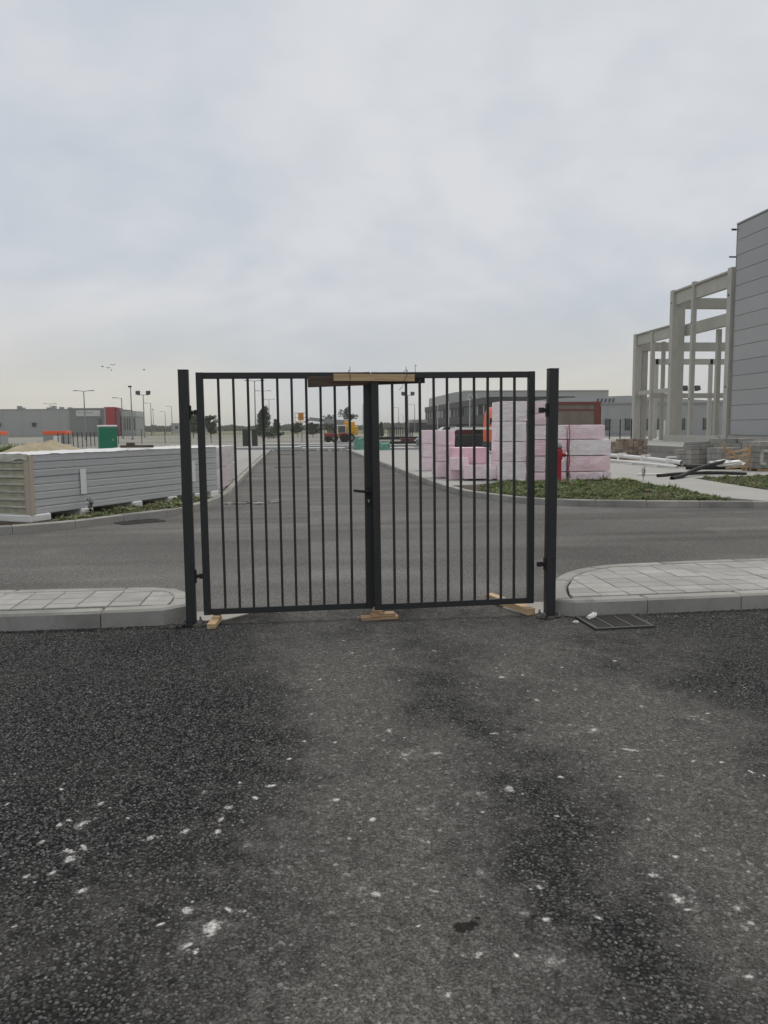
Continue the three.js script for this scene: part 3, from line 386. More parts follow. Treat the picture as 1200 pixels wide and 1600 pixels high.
const gA = 'foam packs stacked past the hydrant', FB = 0.12;
foamPack(-2.62, -2.06, 0.135, 1.17, -18.5, -21.2, 'pale pink foam stack standing right behind the grey panel packs', 'foam on the road pavement', 5, -0.03, 2);
foamPack(-2.74, -2.16, 0.135, 1.12, -21.25, -24.1, 'pale pink foam stack further along the road pavement than the panel packs', 'foam on the road pavement', 5, -0.03, 2);
foamPack(3.92, 4.5, FB, 1.5, -27.6, -26.9, 'tall narrow pink foam stack standing alone on the paving beside the road', gA, 1, 0, 3);
foamPack(3.72, 4.26, FB + 0.02, 1.52, -23.5, -22.8, 'tall narrow pink foam stack at the bend of the kerb', gA, 1, 0.05, 3);
foamPack(4.0, 5.1, FB, 0.55, -23.1, -22.1, 'low pink foam pack at the bottom behind the jutting pack', gA, 2);
foamPack(4.05, 5.12, 0.55, 1.02, -23.1, -22.1, 'pink foam pack with bare bright top beneath the white frame', gA, 4);
foamPack(4.28, 5.2, 0.17, 0.56, -22.05, -21.55, 'small pink foam pack jutting out beside the tall column, raised on rubble', gA, 1, -0.06);
foamPack(3.98, 4.5, 0.4, 0.76, -22.2, -21.85, 'thin pale foam pack poking out beside the kerb bend', gA, 0, -0.1);
foamPack(5.2, 5.88, FB, 2.28, -22.2, -21.05, 'tallest pale foam column at the end of the big pink pile', gA, 3, 0.02, 4);
const rows = [[FB, 0.37], [0.37, 0.8], [0.8, 1.24]];
rows.forEach(([a, b], i) => {
  foamPack(5.92, 7.02, a, b, -22.25, -21.08, ['bottom', 'second', 'third'][i] + ' pink foam pack of the stack between the tall column and the hydrant side', gA, i, (i - 1) * 0.008);
  foamPack(7.08, 8.26 - (i === 1 ? 0.02 : 0), a, b, -22.2, -21.05, ['bottom', 'second', 'third'][i] + ' pink foam pack of the end stack facing the loose pipes', gA, i + 1, (1 - i) * 0.012);
});
foamPack(5.95, 7.0, 1.24, 1.63, -22.2, -21.1, 'fourth pink foam pack resting against the tall column', gA, 3);
foamPack(7.04, 8.1, 1.24, 1.63, -22.15, -21.1, 'topmost pink foam pack of the end stack facing the loose pipes', gA, 0);
foamPack(5.95, 6.62, 1.63, 2.27, -22.2, -21.1, 'high pink foam pack standing on the fourth layer beside the tall column', gA, 0, 0, 2);
{ const t = tag(mesh('strap', [tube([[7.05, 1.66, -21.06], [7.06, 1.3, -21.02], [7.04, 0.95, -21.0], [7.06, 0.6, -20.99], [7.03, 0.38, -21.0], [7.09, 0.2, -20.97]], 0.014, 30, 6)], flat(0x9c4a55, 0.7)), 'dull red strap hanging loose down the foam pile', 'strap'); }
{ // hydrant
  const g = thing('fire_hydrant', 'red pillar hydrant in the grass in front of the foam', 'hydrant', [6.5, 0.1, -20.2]);
  part('pillar', new THREE.LatheGeometry([[0, 0], [0.13, 0], [0.13, 0.03], [0.078, 0.04], [0.075, 0.62], [0.1, 0.66], [0.1, 0.86], [0.07, 0.92], [0, 0.93]].map(p => new THREE.Vector2(...p)), 24), M.red, g);
  part('cap', new THREE.LatheGeometry([[0, 0.92], [0.085, 0.925], [0.088, 0.99], [0.05, 1.04], [0.03, 1.08], [0, 1.08]].map(p => new THREE.Vector2(...p)), 20), M.grey, g);
  for (const s of [-1, 1]) { const o = part('outlet', cyl(0.055, 0.06, 0.09, s * 0.13, 0.76, 0, 14, 0, 0, Math.PI / 2), M.red, g); part('outlet_cap', cyl(0.045, 0.05, 0.04, s * 0.19, 0.76, 0, 10, 0, 0, Math.PI / 2), M.steel, o); }
}
{ // white steel frame behind the foam
  const g = thing('frame_stand', 'white rectangular steel frame standing behind the low foam packs', 'steel frame', [5.65, 0.118, -27]);
  for (const x of [-0.72, 0.72]) part('upright', rbox(0.07, 1.38, 0.07, 0.006, x, 0.69, 0), M.white, g);
  part('crossbar', rbox(1.51, 0.07, 0.07, 0.006, 0, 1.416, 0), M.white, g); part('lower_bar', rbox(1.36, 0.06, 0.06, 0.006, 0, 0.5, 0), M.white, g);
  for (const x of [-0.72, 0.72]) part('foot', rbox(0.07, 0.05, 0.7, 0.006, x, 0.025, 0), M.white, g);
}
// ------------------------------------------------------------------ tipper truck behind the foam
function wheel(parent, x, z, r, w = 0.28, y = r, rim = M.grey) { const t = part('wheel', new THREE.TorusGeometry(r * 0.76, r * 0.26, 10, 20).scale(1, 1, w / (r * 0.52)).translate(x, y, z), M.tyre, parent); part('rim', cyl(r * 0.6, r * 0.6, w * 0.7, x, y, z, 16, 0, Math.PI / 2), rim, t); return t; }
{
  const g = thing('tipper_truck', 'small tipper truck with orange cab and dull red body behind the foam pile', 'truck', [13.1, 0.118, -44]);
  part('chassis', [box(5.8, 0.22, 0.9, 0, 0.72, 0)], M.charcoal2, g);
  const prof = new THREE.Shape(); prof.moveTo(-3.0, 0.55); prof.lineTo(-3.02, 1.3); prof.quadraticCurveTo(-3.0, 2.4, -2.72, 2.5); prof.quadraticCurveTo(-2.4, 2.56, -1.5, 2.52); prof.lineTo(-1.45, 0.55); prof.closePath();
  const cab = part('cab', new THREE.ExtrudeGeometry(prof, { depth: 1.9, bevelEnabled: true, bevelSize: 0.06, bevelThickness: 0.06, bevelSegments: 3 }).translate(0, 0, -0.95), M.orange, g);
  part('windscreen', box(0.03, 0.68, 1.6, -2.99, 1.68, 0, 0, 0, -0.13), M.glass, cab); for (const s of [-1, 1]) part('side_window', box(1.0, 0.55, 0.02, -2.2, 1.7, s * 1.02), M.glass, cab); part('mirror', rbox(0.1, 0.36, 0.2, 0.03, -3.12, 1.75, 1.16), M.black, cab); part('bumper', rbox(0.2, 0.3, 2.1, 0.04, -3.0, 0.5, 0), M.charcoal2, cab);
  const b = part('tipper_body', [box(4.1, 0.12, 2.1, 0.95, 1.0, 0), box(4.1, 1.6, 0.06, 0.95, 1.86, 1.02), box(4.1, 1.6, 0.06, 0.95, 1.86, -1.02), box(0.06, 1.6, 1.98, 2.98, 1.86, 0), box(0.06, 1.75, 1.98, -1.08, 1.94, 0)], std({ map: mottled(81, [134, 122, 110], { coarse: 16, fine: 6 }), roughness: 0.8 }), g);
  for (const z of [1, -1]) { part('top_rail', box(4.2, 0.14, 0.12, 0.95, 2.72, z * 1.05), M.redDull, b); part('mid_rail', box(4.1, 0.07, 0.05, 0.95, 2.36, z * 1.07), M.redDull, b); part('bottom_rail', box(4.2, 0.14, 0.12, 0.95, 1.1, z * 1.05), M.redDull, b); part('corner_post', box(0.3, 1.5, 0.1, 2.86, 1.9, z * 1.06), M.redDull, b); part('corner_post', box(0.2, 1.5, 0.1, -1.0, 1.9, z * 1.06), M.redDull, b); }
  part('tailgate', box(0.08, 1.4, 2.0, 3.06, 1.86, 0), M.redDull, b);
  for (const x of [-2.2, 1.2, 2.2]) for (const z of [-0.92, 0.92]) wheel(g, x, z, 0.48);
}
function car(x, z, turn, paint, label) {
  const g = thing('parked_car', label, 'car', [x, 0.118, z], turn, 'cars parked behind the foam');
  const b = new THREE.Shape(); b.moveTo(-2.1, 0.3); b.lineTo(-2.15, 0.62); b.quadraticCurveTo(-2.0, 0.85, -1.1, 0.92); b.lineTo(1.9, 0.95); b.quadraticCurveTo(2.15, 0.85, 2.12, 0.35); b.closePath();
  part('body', new THREE.ExtrudeGeometry(b, { depth: 1.5, bevelEnabled: true, bevelSize: 0.08, bevelThickness: 0.12, bevelSegments: 3 }).translate(0, 0, -0.75), paint, g);
  const c = new THREE.Shape(); c.moveTo(-1.15, 0.95); c.lineTo(-0.5, 1.4); c.quadraticCurveTo(0.2, 1.5, 1.0, 1.42); c.lineTo(1.75, 0.98); c.closePath(); const cab = part('cabin', new THREE.ExtrudeGeometry(c, { depth: 1.24, bevelEnabled: true, bevelSize: 0.05, bevelThickness: 0.06, bevelSegments: 2 }).translate(0, 0, -0.62), M.glass, g); part('roof', rbox(1.5, 0.05, 1.2, 0.02, 0.3, 1.49, 0), paint, cab);
  for (const X of [-1.35, 1.35]) for (const Z of [-0.78, 0.78]) wheel(g, X, Z, 0.32, 0.2); for (const s of [-1, 1]) { part('headlight', rbox(0.1, 0.12, 0.3, 0.03, -2.16, 0.66, s * 0.6), M.white, g); part('tail_light', rbox(0.06, 0.14, 0.22, 0.02, 2.2, 0.75, s * 0.62), M.red, g); }
}
car(9.9, -49.5, 0.05, M.charcoal2, 'dark car parked behind the white steel frame'); car(9.6, -53, 0.02, flat(0x47544c, 0.35), 'grey-green car parked beyond the dark car');
// ------------------------------------------------------------------ building materials on the yard edge
function blockStack(x, z, turn, w, d, rowsN, h, mats, label, name, group, across = 4, missing = 0) {
  const g = thing(name, label, 'pallet', [x, 0.118, z], turn, group), r = rng((x * 313 + z * 77) | 0);
  if (missing >= 0) { for (const q of [-0.42, 0, 0.42]) part('bearer', box(w, 0.07, 0.09, 0, 0.036, q * d), M.palletwood, g); for (let i = 0; i < 6; i++) part('deck_board', box(0.09, 0.02, d, -w / 2 + 0.05 + i * (w - 0.1) / 5, 0.082, 0), M.palletwood, g); }
  const bw = w / across, bd = d / 3, geo = uvm(rbox(bw - 0.014, h - 0.008, bd - 0.014, 0.008));
  for (let k = 0; k < rowsN; k++) for (let i = 0; i < across; i++) for (let j = 0; j < 3; j++) { if (k === rowsN - 1 && r() < Math.abs(missing)) continue; shared('block', geo, mats[Math.floor(r() * mats.length)], g, -w / 2 + (i + 0.5) * bw + (r() - 0.5) * 0.02, 0.095 + h * (k + 0.5), -d / 2 + (j + 0.5) * bd + (r() - 0.5) * 0.02, (r() - 0.5) * 0.04); }
  return g;
}
const gB = 'pallets of masonry at the yard edge';
blockStack(14.0, -33.9, 0.1, 1.35, 1.0, 7, 0.115, M.brick, 'low pallet of brown brick standing alone next to the foam pile', 'brick_pallet', gB, 6, 0.3);
blockStack(13.95, -27.6, 0.25, 1.2, 0.9, 4, 0.17, M.block, 'pallet of grey concrete blocks with a dark kerb piece on top', 'block_pallet', gB, 3, 0.4);
blockStack(14.35, -26.4, 0.1, 0.8, 0.8, 3, 0.2, M.block, 'short pallet of grey blocks beside the broken wooden crate', 'block_pallet', gB, 3, 0.2);
blockStack(14.75, -24.5, 0.12, 1.15, 0.9, 5, 0.17, M.block, 'tall pallet of grey blocks with white film shreds beside the broken crate', 'block_pallet', gB, 3, 0.25);
blockStack(16.1, -24.1, 0.12, 1.2, 0.9, 5, 0.17, M.block, 'pallet of grey blocks at the far side of the yard edge row', 'block_pallet', gB, 3, 0.3);
blockStack(15.2, -27.2, 0.0, 1.6, 0.8, 5, 0.18, M.block, 'long pallet of pale blocks behind the broken crate', 'block_pallet', gB, 4, 0.2);
{ const m = tag(mesh('kerb_piece', rbox(0.95, 0.12, 0.16, 0.02), M.kerb2), 'loose dark kerb piece lying on a block pallet', 'kerb piece'); m.position.set(13.9, 0.118 + 0.095 + 0.68 + 0.06, -27.5); m.rotation.y = 0.2; }
{ // white film shreds on the tall pallet
  const m = tag(mesh('film_shred', [crumple(31, [0.06, 0.2, 0.035]), crumple(32, [0.2, 0.05, 0.04]).translate(0.2, 0.2, 0.0), crumple(33, [0.12, 0.05, 0.05]).translate(0.05, -0.2, 0.02)], M.filmDull), 'torn white film hanging from the tall block pallet', 'film'); m.position.set(14.3, 0.55, -24.0); }
{ // broken pallet leaning on the stacks
  const g = thing('broken_pallet', 'broken wooden pallet leaning against the block pallets, boards askew', 'pallet', [13.62, 0.118, -24.3], 0.1);
  const B = (x0, y0, x1, y1, w = 0.09, z = 0) => bar(V(x0, y0, z), V(x1, y1, z + 0.08), 0.025, w);
  [[-0.42, 0.72, 0.32, 0.2, 0.07, 0.1], [-0.5, 0.9, -0.22, 0.1, 0.08, 0.04], [-0.3, 0.1, 0.42, 0.16, 0.06, -0.08], [-0.28, 0.26, 0.42, 0.34, 0.06, -0.08], [-0.28, 0.42, 0.44, 0.52, 0.06, -0.08], [-0.26, 0.58, 0.45, 0.7, 0.06, -0.08], [0.4, 0.02, 0.46, 0.8, 0.09, -0.04]].forEach(([a, b, c, d, w, z], k) => part('board', B(a, b, c, d, w, z), k < 2 ? M.palletwood : k < 6 ? M.pine : M.pine2, g));
}
{ // pipes
  const P = (name, label, cat, pts, r, mat, grp) => tag(mesh(name, tube(pts, r, 40, 10), mat), label, cat, grp);
  const g = thing('pipe_rack', 'pair of long white pipes held by clamps on the paving', 'pipes', [0, 0, 0]);
  part('pipe', tube([[12.6, 0.34, -36], [12.75, 0.36, -31], [12.95, 0.3, -26.6]], 0.08, 30, 12), M.paper, g);
  part('pipe', tube([[12.1, 0.2, -35], [12.2, 0.22, -30.5], [12.5, 0.19, -26.0]], 0.045, 30, 12), M.paper, g);
  for (const [x, z] of [[12.35, -33.8], [12.42, -31.3], [12.5, -29.2], [12.62, -27.3]]) part('clamp', [box(0.7, 0.06, 0.09, x, 0.15, z, 0.1), box(0.05, 0.36, 0.09, x + 0.12, 0.3, z), rbox(0.3, 0.05, 0.09, 0.01, x + 0.3, 0.47, z)], M.white, g);
  P('drain_pipe', 'thick black pipe lying beyond the pale pipes at the grass edge', 'pipe', [[12.6, 0.21, -25.6], [13.4, 0.21, -25.3], [14.6, 0.2, -25.4]], 0.085, M.black, 'black pipes');
  P('hose_pipe', 'long bent black hose crossing the path in front of the pallets', 'hose', [[9.9, 0.15, -20.9], [10.4, 0.17, -21.4], [11.2, 0.3, -22.2], [12.2, 0.42, -23.0], [13.2, 0.5, -23.8]], 0.06, M.black, 'black pipes');
  P('hose_pipe', 'short black hose lying flat under the long bent hose', 'hose', [[10.0, 0.16, -22.0], [11.0, 0.17, -22.6], [12.2, 0.18, -22.7], [12.9, 0.15, -22.4]], 0.05, M.black, 'black pipes');
  tag(mesh('plastic_sheet', crumple(41, [0.55, 0.1, 0.2]), M.filmWhite), 'crumpled white plastic sheet at the end of the bent hose', 'plastic sheet').position.set(12.9, 0.42, -23.5);
  tag(mesh('white_plank', rbox(1.6, 0.05, 0.14, 0.01), M.white), 'thin white strip lying beside the crossing hoses', 'strip').position.set(10.6, 0.145, -22.9);
}
// drain frames and cracks in the far road
{
  const mk = (label, x, z, w, d, turn) => { const g = thing('road_drain', label, 'drain', [x, 0, z], turn, 'drains in the far road'); part('frame', [box(w, 0.014, 0.03, 0, 0.008, d / 2), box(w, 0.014, 0.03, 0, 0.008, -d / 2), box(0.03, 0.014, d - 0.03, w / 2, 0.008, 0), box(0.03, 0.014, d - 0.03, -w / 2, 0.008, 0)], M.grate, g); part('pit_shade_plate', box(w - 0.03, 0.008, d - 0.03, 0, 0.005, 0), M.iron, g); const n = Math.round(w / 0.09); for (let k = 1; k < n; k++) part('slat', box(0.025, 0.012, d - 0.03, -w / 2 + k * w / n, 0.011, 0), M.grate, g); };  // no pit below: dark plate under the slats paints in its shade
  mk('open drain with broken pale asphalt edge across the access road mouth', -1.2, -17.4, 0.85, 0.42, 0.1);
  mk('drain grate set against the far kerb in front of the panel pack', -2.9, -14.1, 0.75, 0.45, 0.62);
  mk('narrow slot drain across the access road', -0.75, -33, 1.1, 0.3, 0); mk('narrow slot drain near the end of the access road', -1.1, -48.5, 1.0, 0.5, 0);
  for (const [i, x, z, s] of [[0, -1.65, -17.1, 0.09], [1, -1.4, -17.08, 0.07], [2, -1.0, -17.05, 0.1], [3, -0.7, -17.25, 0.08], [4, -0.62, -17.6, 0.06]]) { const m = tag(mesh('asphalt_rubble', crumple(60 + i, [s * 1.5, 0.03, s * 0.7]), M.kerb3), 'pale broken piece at the edge of the open drain', 'rubble', 'rubble round the open drain'); m.position.set(x, 0.015, z); }
}

// ------------------------------------------------------------------ things stored at the end of the access road
function lowPack(x, z, len, d, n, turn, label) { const g = thing('flat_panel_pack', label, 'panel pack', [x, 0, z], turn, 'low packs across the road end'); const T = 0.075; for (const q of [-0.4, -0.13, 0.14, 0.4]) part('skid', rbox(0.22, 0.1, d, 0.02, q * len, 0.052, 0), M.white, g); for (let k = 0; k < n; k++) part('panel', rbox(len - (k % 2) * 0.04, T - 0.008, d, 0.01, 0, 0.105 + T * (k + 0.5), 0), M.panel[k % 3], g); part('top_film', rbox(len + 0.02, 0.02, d + 0.02, 0.008, 0, 0.118 + T * n, 0), M.filmWhite, g); return g; }
lowPack(-3.0, -57.4, 5.2, 1.15, 2, -0.02, 'low grey panel pack with white top, at the left pavement end of the road');
lowPack(1.2, -57.0, 3.0, 1.15, 1, 0.01, 'lowest thin panel pack in the middle of the road end');
lowPack(1.6, -61.5, 4.4, 1.15, 2, 0.0, 'panel pack just behind the thin one across the road end');
lowPack(-0.6, -69, 5.8, 1.15, 2, 0.01, 'panel pack in the row further behind, towards the dark cabinets');
lowPack(3.4, -70.5, 3.4, 1.15, 2, -0.02, 'panel pack in front of the red tractor');
lowPack(6.9, -52.6, 3.2, 1.1, 2, 0.06, 'panel pack behind the teal bundles on the pale paving');
lowPack(7.4, -62, 3.0, 1.1, 2, 0.1, 'panel pack beside the dark girders');
function tarp(x, z, w, h, d, seed, label) { const g = new THREE.BoxGeometry(w, h, d, 14, 8, 8), p = g.attributes.position; for (let i = 0; i < p.count; i++) { const a = p.getX(i), b = p.getY(i), c = p.getZ(i), n = 0.06 * n3(a * 2 + seed, b * 2, c * 2) + 0.03 * n3(a * 6, b * 6 + seed, c * 6); const t = (b / h + 0.5); p.setXYZ(i, a * (1.06 - 0.16 * t) + n, b + n * t, c * (1.06 - 0.16 * t) + n); } g.computeVertexNormals(); const m = tag(mesh('tarpaulin_bundle', g.translate(0, h / 2, 0), M.teal), label, 'bundle', 'teal wrapped bundles'); m.position.set(x, 0.1, z); return m; }
tarp(3.72, -53.8, 1.0, 0.78, 0.9, 3, 'larger teal wrapped bundle at the kerb end'); tarp(5.0, -52, 0.8, 0.5, 0.8, 9, 'smaller teal wrapped bundle on the pale paving');
{ // girders and scrap
  [[7.0, 0.42, -66, 6, 0.05], [7.6, 0.75, -70, 7, -0.06], [6.4, 0.3, -73, 8, 0.03]].forEach(([x, y, z, l, t], i) => { const g = thing('steel_girder', ['dark steel girder nearest the teal bundles', 'dark steel girder propped highest on its trestles', 'dark steel girder furthest behind, lying low'][i], 'girder', [x, 0, z], t, 'girders beyond the paving'); part('flange', [box(l, 0.03, 0.2, 0, y, 0), box(l, 0.03, 0.2, 0, y - 0.22, 0)], M.charcoal2, g); part('web', box(l, 0.19, 0.02, 0, y - 0.11, 0), M.charcoal2, g); for (const q of [-0.35, 0.35]) part('trestle', box(0.2, y - 0.235, 0.3, q * l, (y - 0.235) / 2, 0), M.oldwood, g); });
  tag(mesh('red_skip', [rbox(1.1, 0.6, 0.8, 0.05, 0, 0.3, 0), box(1.2, 0.06, 0.9, 0, 0.62, 0)], flat(0x6d3a38, 0.7)), 'small dull red bin among the girders', 'bin').position.set(8.6, 0, -68);
}
for (const [x, l] of [[-5.42, 'dark green cabinet with the taller outline beside the lamp'], [-4.6, 'dark green cabinet closest to the lamp post']]) { const g = thing('utility_cabinet', l, 'cabinet', [x, 0, -73], 0, 'dark cabinets by the fence'); part('housing', rbox(0.5, 1.42, 0.4, 0.02, 0, 0.76, 0), M.greenDark, g); part('plinth', box(0.46, 0.1, 0.36, 0, 0.03, 0), M.kerb2, g); part('roof', rbox(0.54, 0.04, 0.44, 0.01, 0, 1.49, 0), M.greenDark, g); part('door', rbox(0.42, 1.3, 0.02, 0.006, 0, 0.78, 0.205), M.greenDark, g); }
{ // portable toilet
  const g = thing('portable_toilet', 'green portable toilet with white roof behind the panel pack', 'portable toilet', [-12.45, 0, -52], 0.32);
  part('cabin', rbox(1.08, 1.68, 1.08, 0.04, 0, 0.9, 0), M.green, g); part('roof', rbox(1.14, 0.14, 1.14, 0.06, 0, 1.8, 0), M.white, g); part('skid_base', box(1.1, 0.08, 1.1, 0, 0.04, 0), M.charcoal2, g);
  const d = part('door', rbox(0.72, 1.5, 0.02, 0.008, 0, 0.88, 0.545), M.green, g); part('door_handle', box(0.04, 0.12, 0.03, 0.28, 0.95, 0.565), M.white, d);
  for (const y of [0.45, 0.9, 1.35]) part('moulding', rbox(0.014, 0.05, 0.9, 0.004, 0.545, y, 0), M.green, g); part('notice', box(0.012, 0.22, 0.2, 0.548, 1.12, 0.2), M.paper, g);
}
{ // sand heap
  const g = new THREE.CircleGeometry(1, 48, 0, Math.PI * 2), pos = [], idx = [], n = 40; for (let j = 0; j <= 14; j++) for (let i = 0; i <= n; i++) { const a = i / n * 2 * Math.PI, r = j / 14, x = Math.cos(a) * r * 3.1, z = Math.sin(a) * r * 2.2, y = 1.0 * Math.pow(1 - r, 0.9) * (1 + 0.2 * n3(x, z, 2)) * (1 - 0.25 * Math.exp(-((x + 0.2) ** 2 + z * z) * 2)) + 0.05 * n3(x * 3, z * 3, 5) * (1 - r); pos.push(x, Math.max(0, y), z); } for (let j = 0; j < 14; j++) for (let i = 0; i < n; i++) { const a = j * (n + 1) + i, b = a + n + 1; idx.push(a, a + 1, b, b, a + 1, b + 1); } const q = new THREE.BufferGeometry(); q.setAttribute('position', new THREE.Float32BufferAttribute(pos, 3)); q.setIndex(idx); q.computeVertexNormals(); const m = tag(mesh('sand_heap', q, M.sand), 'heap of pale sand behind the panel pack', 'sand heap'); m.position.set(-18.2, -0.01, -58);
}
for (const [x, w, l] of [[-28.3, 2.5, 'orange container roof behind the fence by the sand heap'], [-36.3, 4.4, 'larger orange container further from the toilet']]) { const g = thing('site_container', l, 'container', [x, 0, -95], 0, 'orange containers'); part('walls', box(w - 0.06, 1.05, 2.3, 0, 0.53, 0), M.grey, g); part('roof', rbox(w, 0.42, 2.4, 0.03, 0, 1.27, 0), M.orange, g); part('door', box(0.8, 0.9, 0.03, 0.3, 0.48, 1.17), M.white, g); }
// fences
function fence(label, pts, step, h, y, wires = 3) {
  const g = thing('mesh_fence', label, 'fence', [0, y, 0], 0, 'site fences'), [a, b] = pts.map(p => V(p[0], 0, p[1])), L = a.distanceTo(b), n = Math.max(1, Math.round(L / step)), pg = uvm(box(0.06, h, 0.06)); 
  for (let i = 0; i <= n; i++) { const p = a.clone().lerp(b, i / n); shared('post', pg, M.black, g, p.x, h / 2, p.z); }
  for (let k = 0; k <= wires; k++) part('rail', rod(V(a.x, h * (0.08 + 0.88 * k / wires), a.z), V(b.x, h * (0.08 + 0.88 * k / wires), b.z), 0.008, 5), M.black, g);
  const list = []; const m = Math.round(L / 0.25); for (let i = 0; i < m; i++) { const p = a.clone().lerp(b, (i + 0.5) / m); list.push(new THREE.CylinderGeometry(0.005, 0.005, h * 0.9, 3).translate(p.x, h * 0.5, p.z)); }
  part('mesh_wires', list, M.black, g).userData.kind = 'stuff'; return g;
}
fence('dark mesh fence receding behind the sand heap towards the grey store', [[-20.4, -68.6], [-20.4, -83]], 1.5, 1.35, 0); fence('long dark mesh fence crossing behind the toilet and cabinets', [[-20.4, -90], [12, -90]], 2.5, 1.6, 0);
fence('dark mesh fence on the raised yard in front of the concrete frame', [[22, -52.7], [22, -64.5]], 2.0, 1.62, 0.42);
fence('dark mesh fence between the girders and the dark office building', [[12, -90], [12.2, -120]], 2.5, 1.6, 0);
// ------------------------------------------------------------------ boom lift, tractor
{
  const g = thing('boom_lift', 'yellow boom lift with its orange basket stretched out behind the tractor', 'boom lift', [0, 0, -92.5]);
  part('chassis', rbox(2.6, 0.45, 2.0, 0.08, 4.2, 0.65, 0), M.yellow, g); for (const x of [3.2, 5.1]) for (const z of [-0.95, 0.95]) wheel(g, x, z, 0.45, 0.36);
  part('turret', rbox(1.25, 1.35, 1.7, 0.12, 4.95, 1.6, 0), M.yellow, g); part('counterweight', rbox(0.55, 1.0, 1.8, 0.15, 5.65, 1.25, 0), M.yellow, g);
  part('boom', [bar(V(5.0, 2.15, 0), V(2.0, 2.4, 0), 0.45, 0.5), bar(V(2.2, 2.4, 0), V(0.4, 2.62, 0), 0.36, 0.4)], M.grey, g);
  part('jib', [bar(V(0.55, 2.6, 0), V(-0.1, 2.25, 0), 0.24, 0.26)], M.grey, g);
  const b = part('basket_floor', rbox(1.35, 0.08, 0.9, 0.02, -0.6, 2.28, 0), M.basket, g); part('basket_rail', [...[-1.22, -0.6, 0.02].flatMap(x => [-0.42, 0.42].map(z => box(0.05, 1.0, 0.05, x, 2.82, z))), box(1.3, 0.06, 0.06, -0.6, 3.3, 0.42), box(1.3, 0.06, 0.06, -0.6, 3.3, -0.42), box(1.3, 0.05, 0.05, -0.6, 2.8, 0.42), box(1.3, 0.05, 0.05, -0.6, 2.8, -0.42)], M.basket, b); part('control_panel', rbox(0.62, 0.8, 0.3, 0.04, -0.55, 2.86, 0.2), M.basket, b);
}
{
  const g = thing('tractor', 'dull red tractor with pale cab parked in front of the boom lift', 'tractor', [3.35, 0, -88.5]);
  part('bonnet', rbox(1.4, 0.5, 0.7, 0.12, -0.62, 0.78, 0), flat(0x8e3238, 0.55), g); part('mudguard', rbox(1.1, 0.3, 1.5, 0.12, 0.75, 0.86, 0), flat(0x8e3238, 0.55), g);
  const c = part('cab_frame', [...[[0.1, 0.5], [1.0, 0.5], [0.1, -0.5], [1.0, -0.5]].map(([x, z]) => box(0.07, 0.85, 0.07, x, 1.38, z))], M.white, g); part('cab_roof', rbox(1.1, 0.1, 1.15, 0.04, 0.55, 1.84, 0), M.white, c); part('cab_glass', box(0.8, 0.7, 0.96, 0.55, 1.4, 0), M.glass, c);
  for (const z of [-0.6, 0.6]) { wheel(g, 0.85, z, 0.5, 0.36, 0.5, M.tyre); wheel(g, -0.95, z, 0.36, 0.26, 0.36, M.tyre); } part('exhaust', rod(V(-0.4, 1.0, 0.2), V(-0.4, 1.6, 0.2), 0.04), M.black, g);
}
// ------------------------------------------------------------------ lamp posts
function lampPost(x, z, h, type, label, group) {
  const g = thing('street_lamp', label, 'street lamp', [x, 0, z], 0, group);
  part('pole', cyl(0.07, 0.12, h, 0, h / 2, 0, 8), M.poleGrey, g); part('base', cyl(0.18, 0.2, 0.3, 0, 0.15, 0, 8), M.poleGrey, g);
  const head = (sx) => { const a = part('arm', bar(V(0, h - 0.05, 0), V(sx * 0.9, h + 0.05, 0), 0.08, 0.08), M.poleGrey, g); part('lamp_head', rbox(0.75, 0.1, 0.28, 0.04, sx * 1.2, h + 0.05, 0), M.charcoal, a); };
  if (type === 'T') { head(-1); head(1); } else if (type === 'L') head(-1); else if (type === 'R') head(1); else if (type === 'S') part('lamp_head', rbox(0.5, 0.25, 0.3, 0.05, -0.1, h + 0.1, 0), M.charcoal, g);
  else { part('crossbar', box(2.2, 0.1, 0.1, 0, h, 0), M.poleGrey, g); for (const s of [-1, 1]) part('floodlight', rbox(0.8, 0.65, 0.35, 0.04, s * 0.95, h + 0.4, 0.1, 0, -0.4), M.charcoal, g); }
}
const gl = 'street lamps over the lots';
lampPost(-7.9, -128.1, 9, 'T', 'tallest-looking double-arm street lamp, standing by the dark cabinets', gl); lampPost(-8.4, -163.2, 9, 'T', 'double-arm street lamp second in the row behind the dark cabinets', gl); lampPost(-9.4, -210.2, 9, 'T', 'double-arm street lamp last in the row, above the conifer', gl);
lampPost(-31.8, -143.9, 7, 'L', 'single-arm street lamp in front of the glazed end of the grey store', gl); lampPost(-26.6, -126.8, 8, 'S', 'tall slim pole with one small head between the grey store and floodlights', gl); lampPost(-30.3, -155.2, 8, 'F', 'pole with two square floodlights between the grey store and the round tree', gl);
for (const [x, z, h, t] of [[-38.3, -205, 8, 'L'], [-43.5, -255.7, 7, 'L'], [-38.1, -234.9, 8, 'L']]) lampPost(x, z, h, t, 'thin far street lamp between the floodlights and the round tree', 'thin far lamps by the round tree');
lampPost(-50.2, -272.2, 8, 'S', 'thin far pole without an arm beyond the floodlights', gl); lampPost(-33.9, -128, 7.5, 'T', 'double-arm lamp standing in front of the white store sign', gl); lampPost(-62.8, -206.2, 8, 'T', 'double-arm lamp head showing over the roof of the grey store', gl);
lampPost(16, -225.5, 8, 'R', 'single-arm lamp beside the boom lift, arm pointing to the gate middle', gl); lampPost(20.8, -163.3, 8, 'F', 'pole with twin floodlights between the boom lift and the dark office', gl);
for (const [x, z] of [[31, -228.1], [30.6, -264.5], [50.3, -414.8]]) lampPost(x, z, 8, 'L', 'thin far street lamp next to the dark office building', 'thin far lamps by the office');
lampPost(55.5, -112, 6.5, 'F', 'white-grey pole with two floodlights seen through the concrete frame', gl);
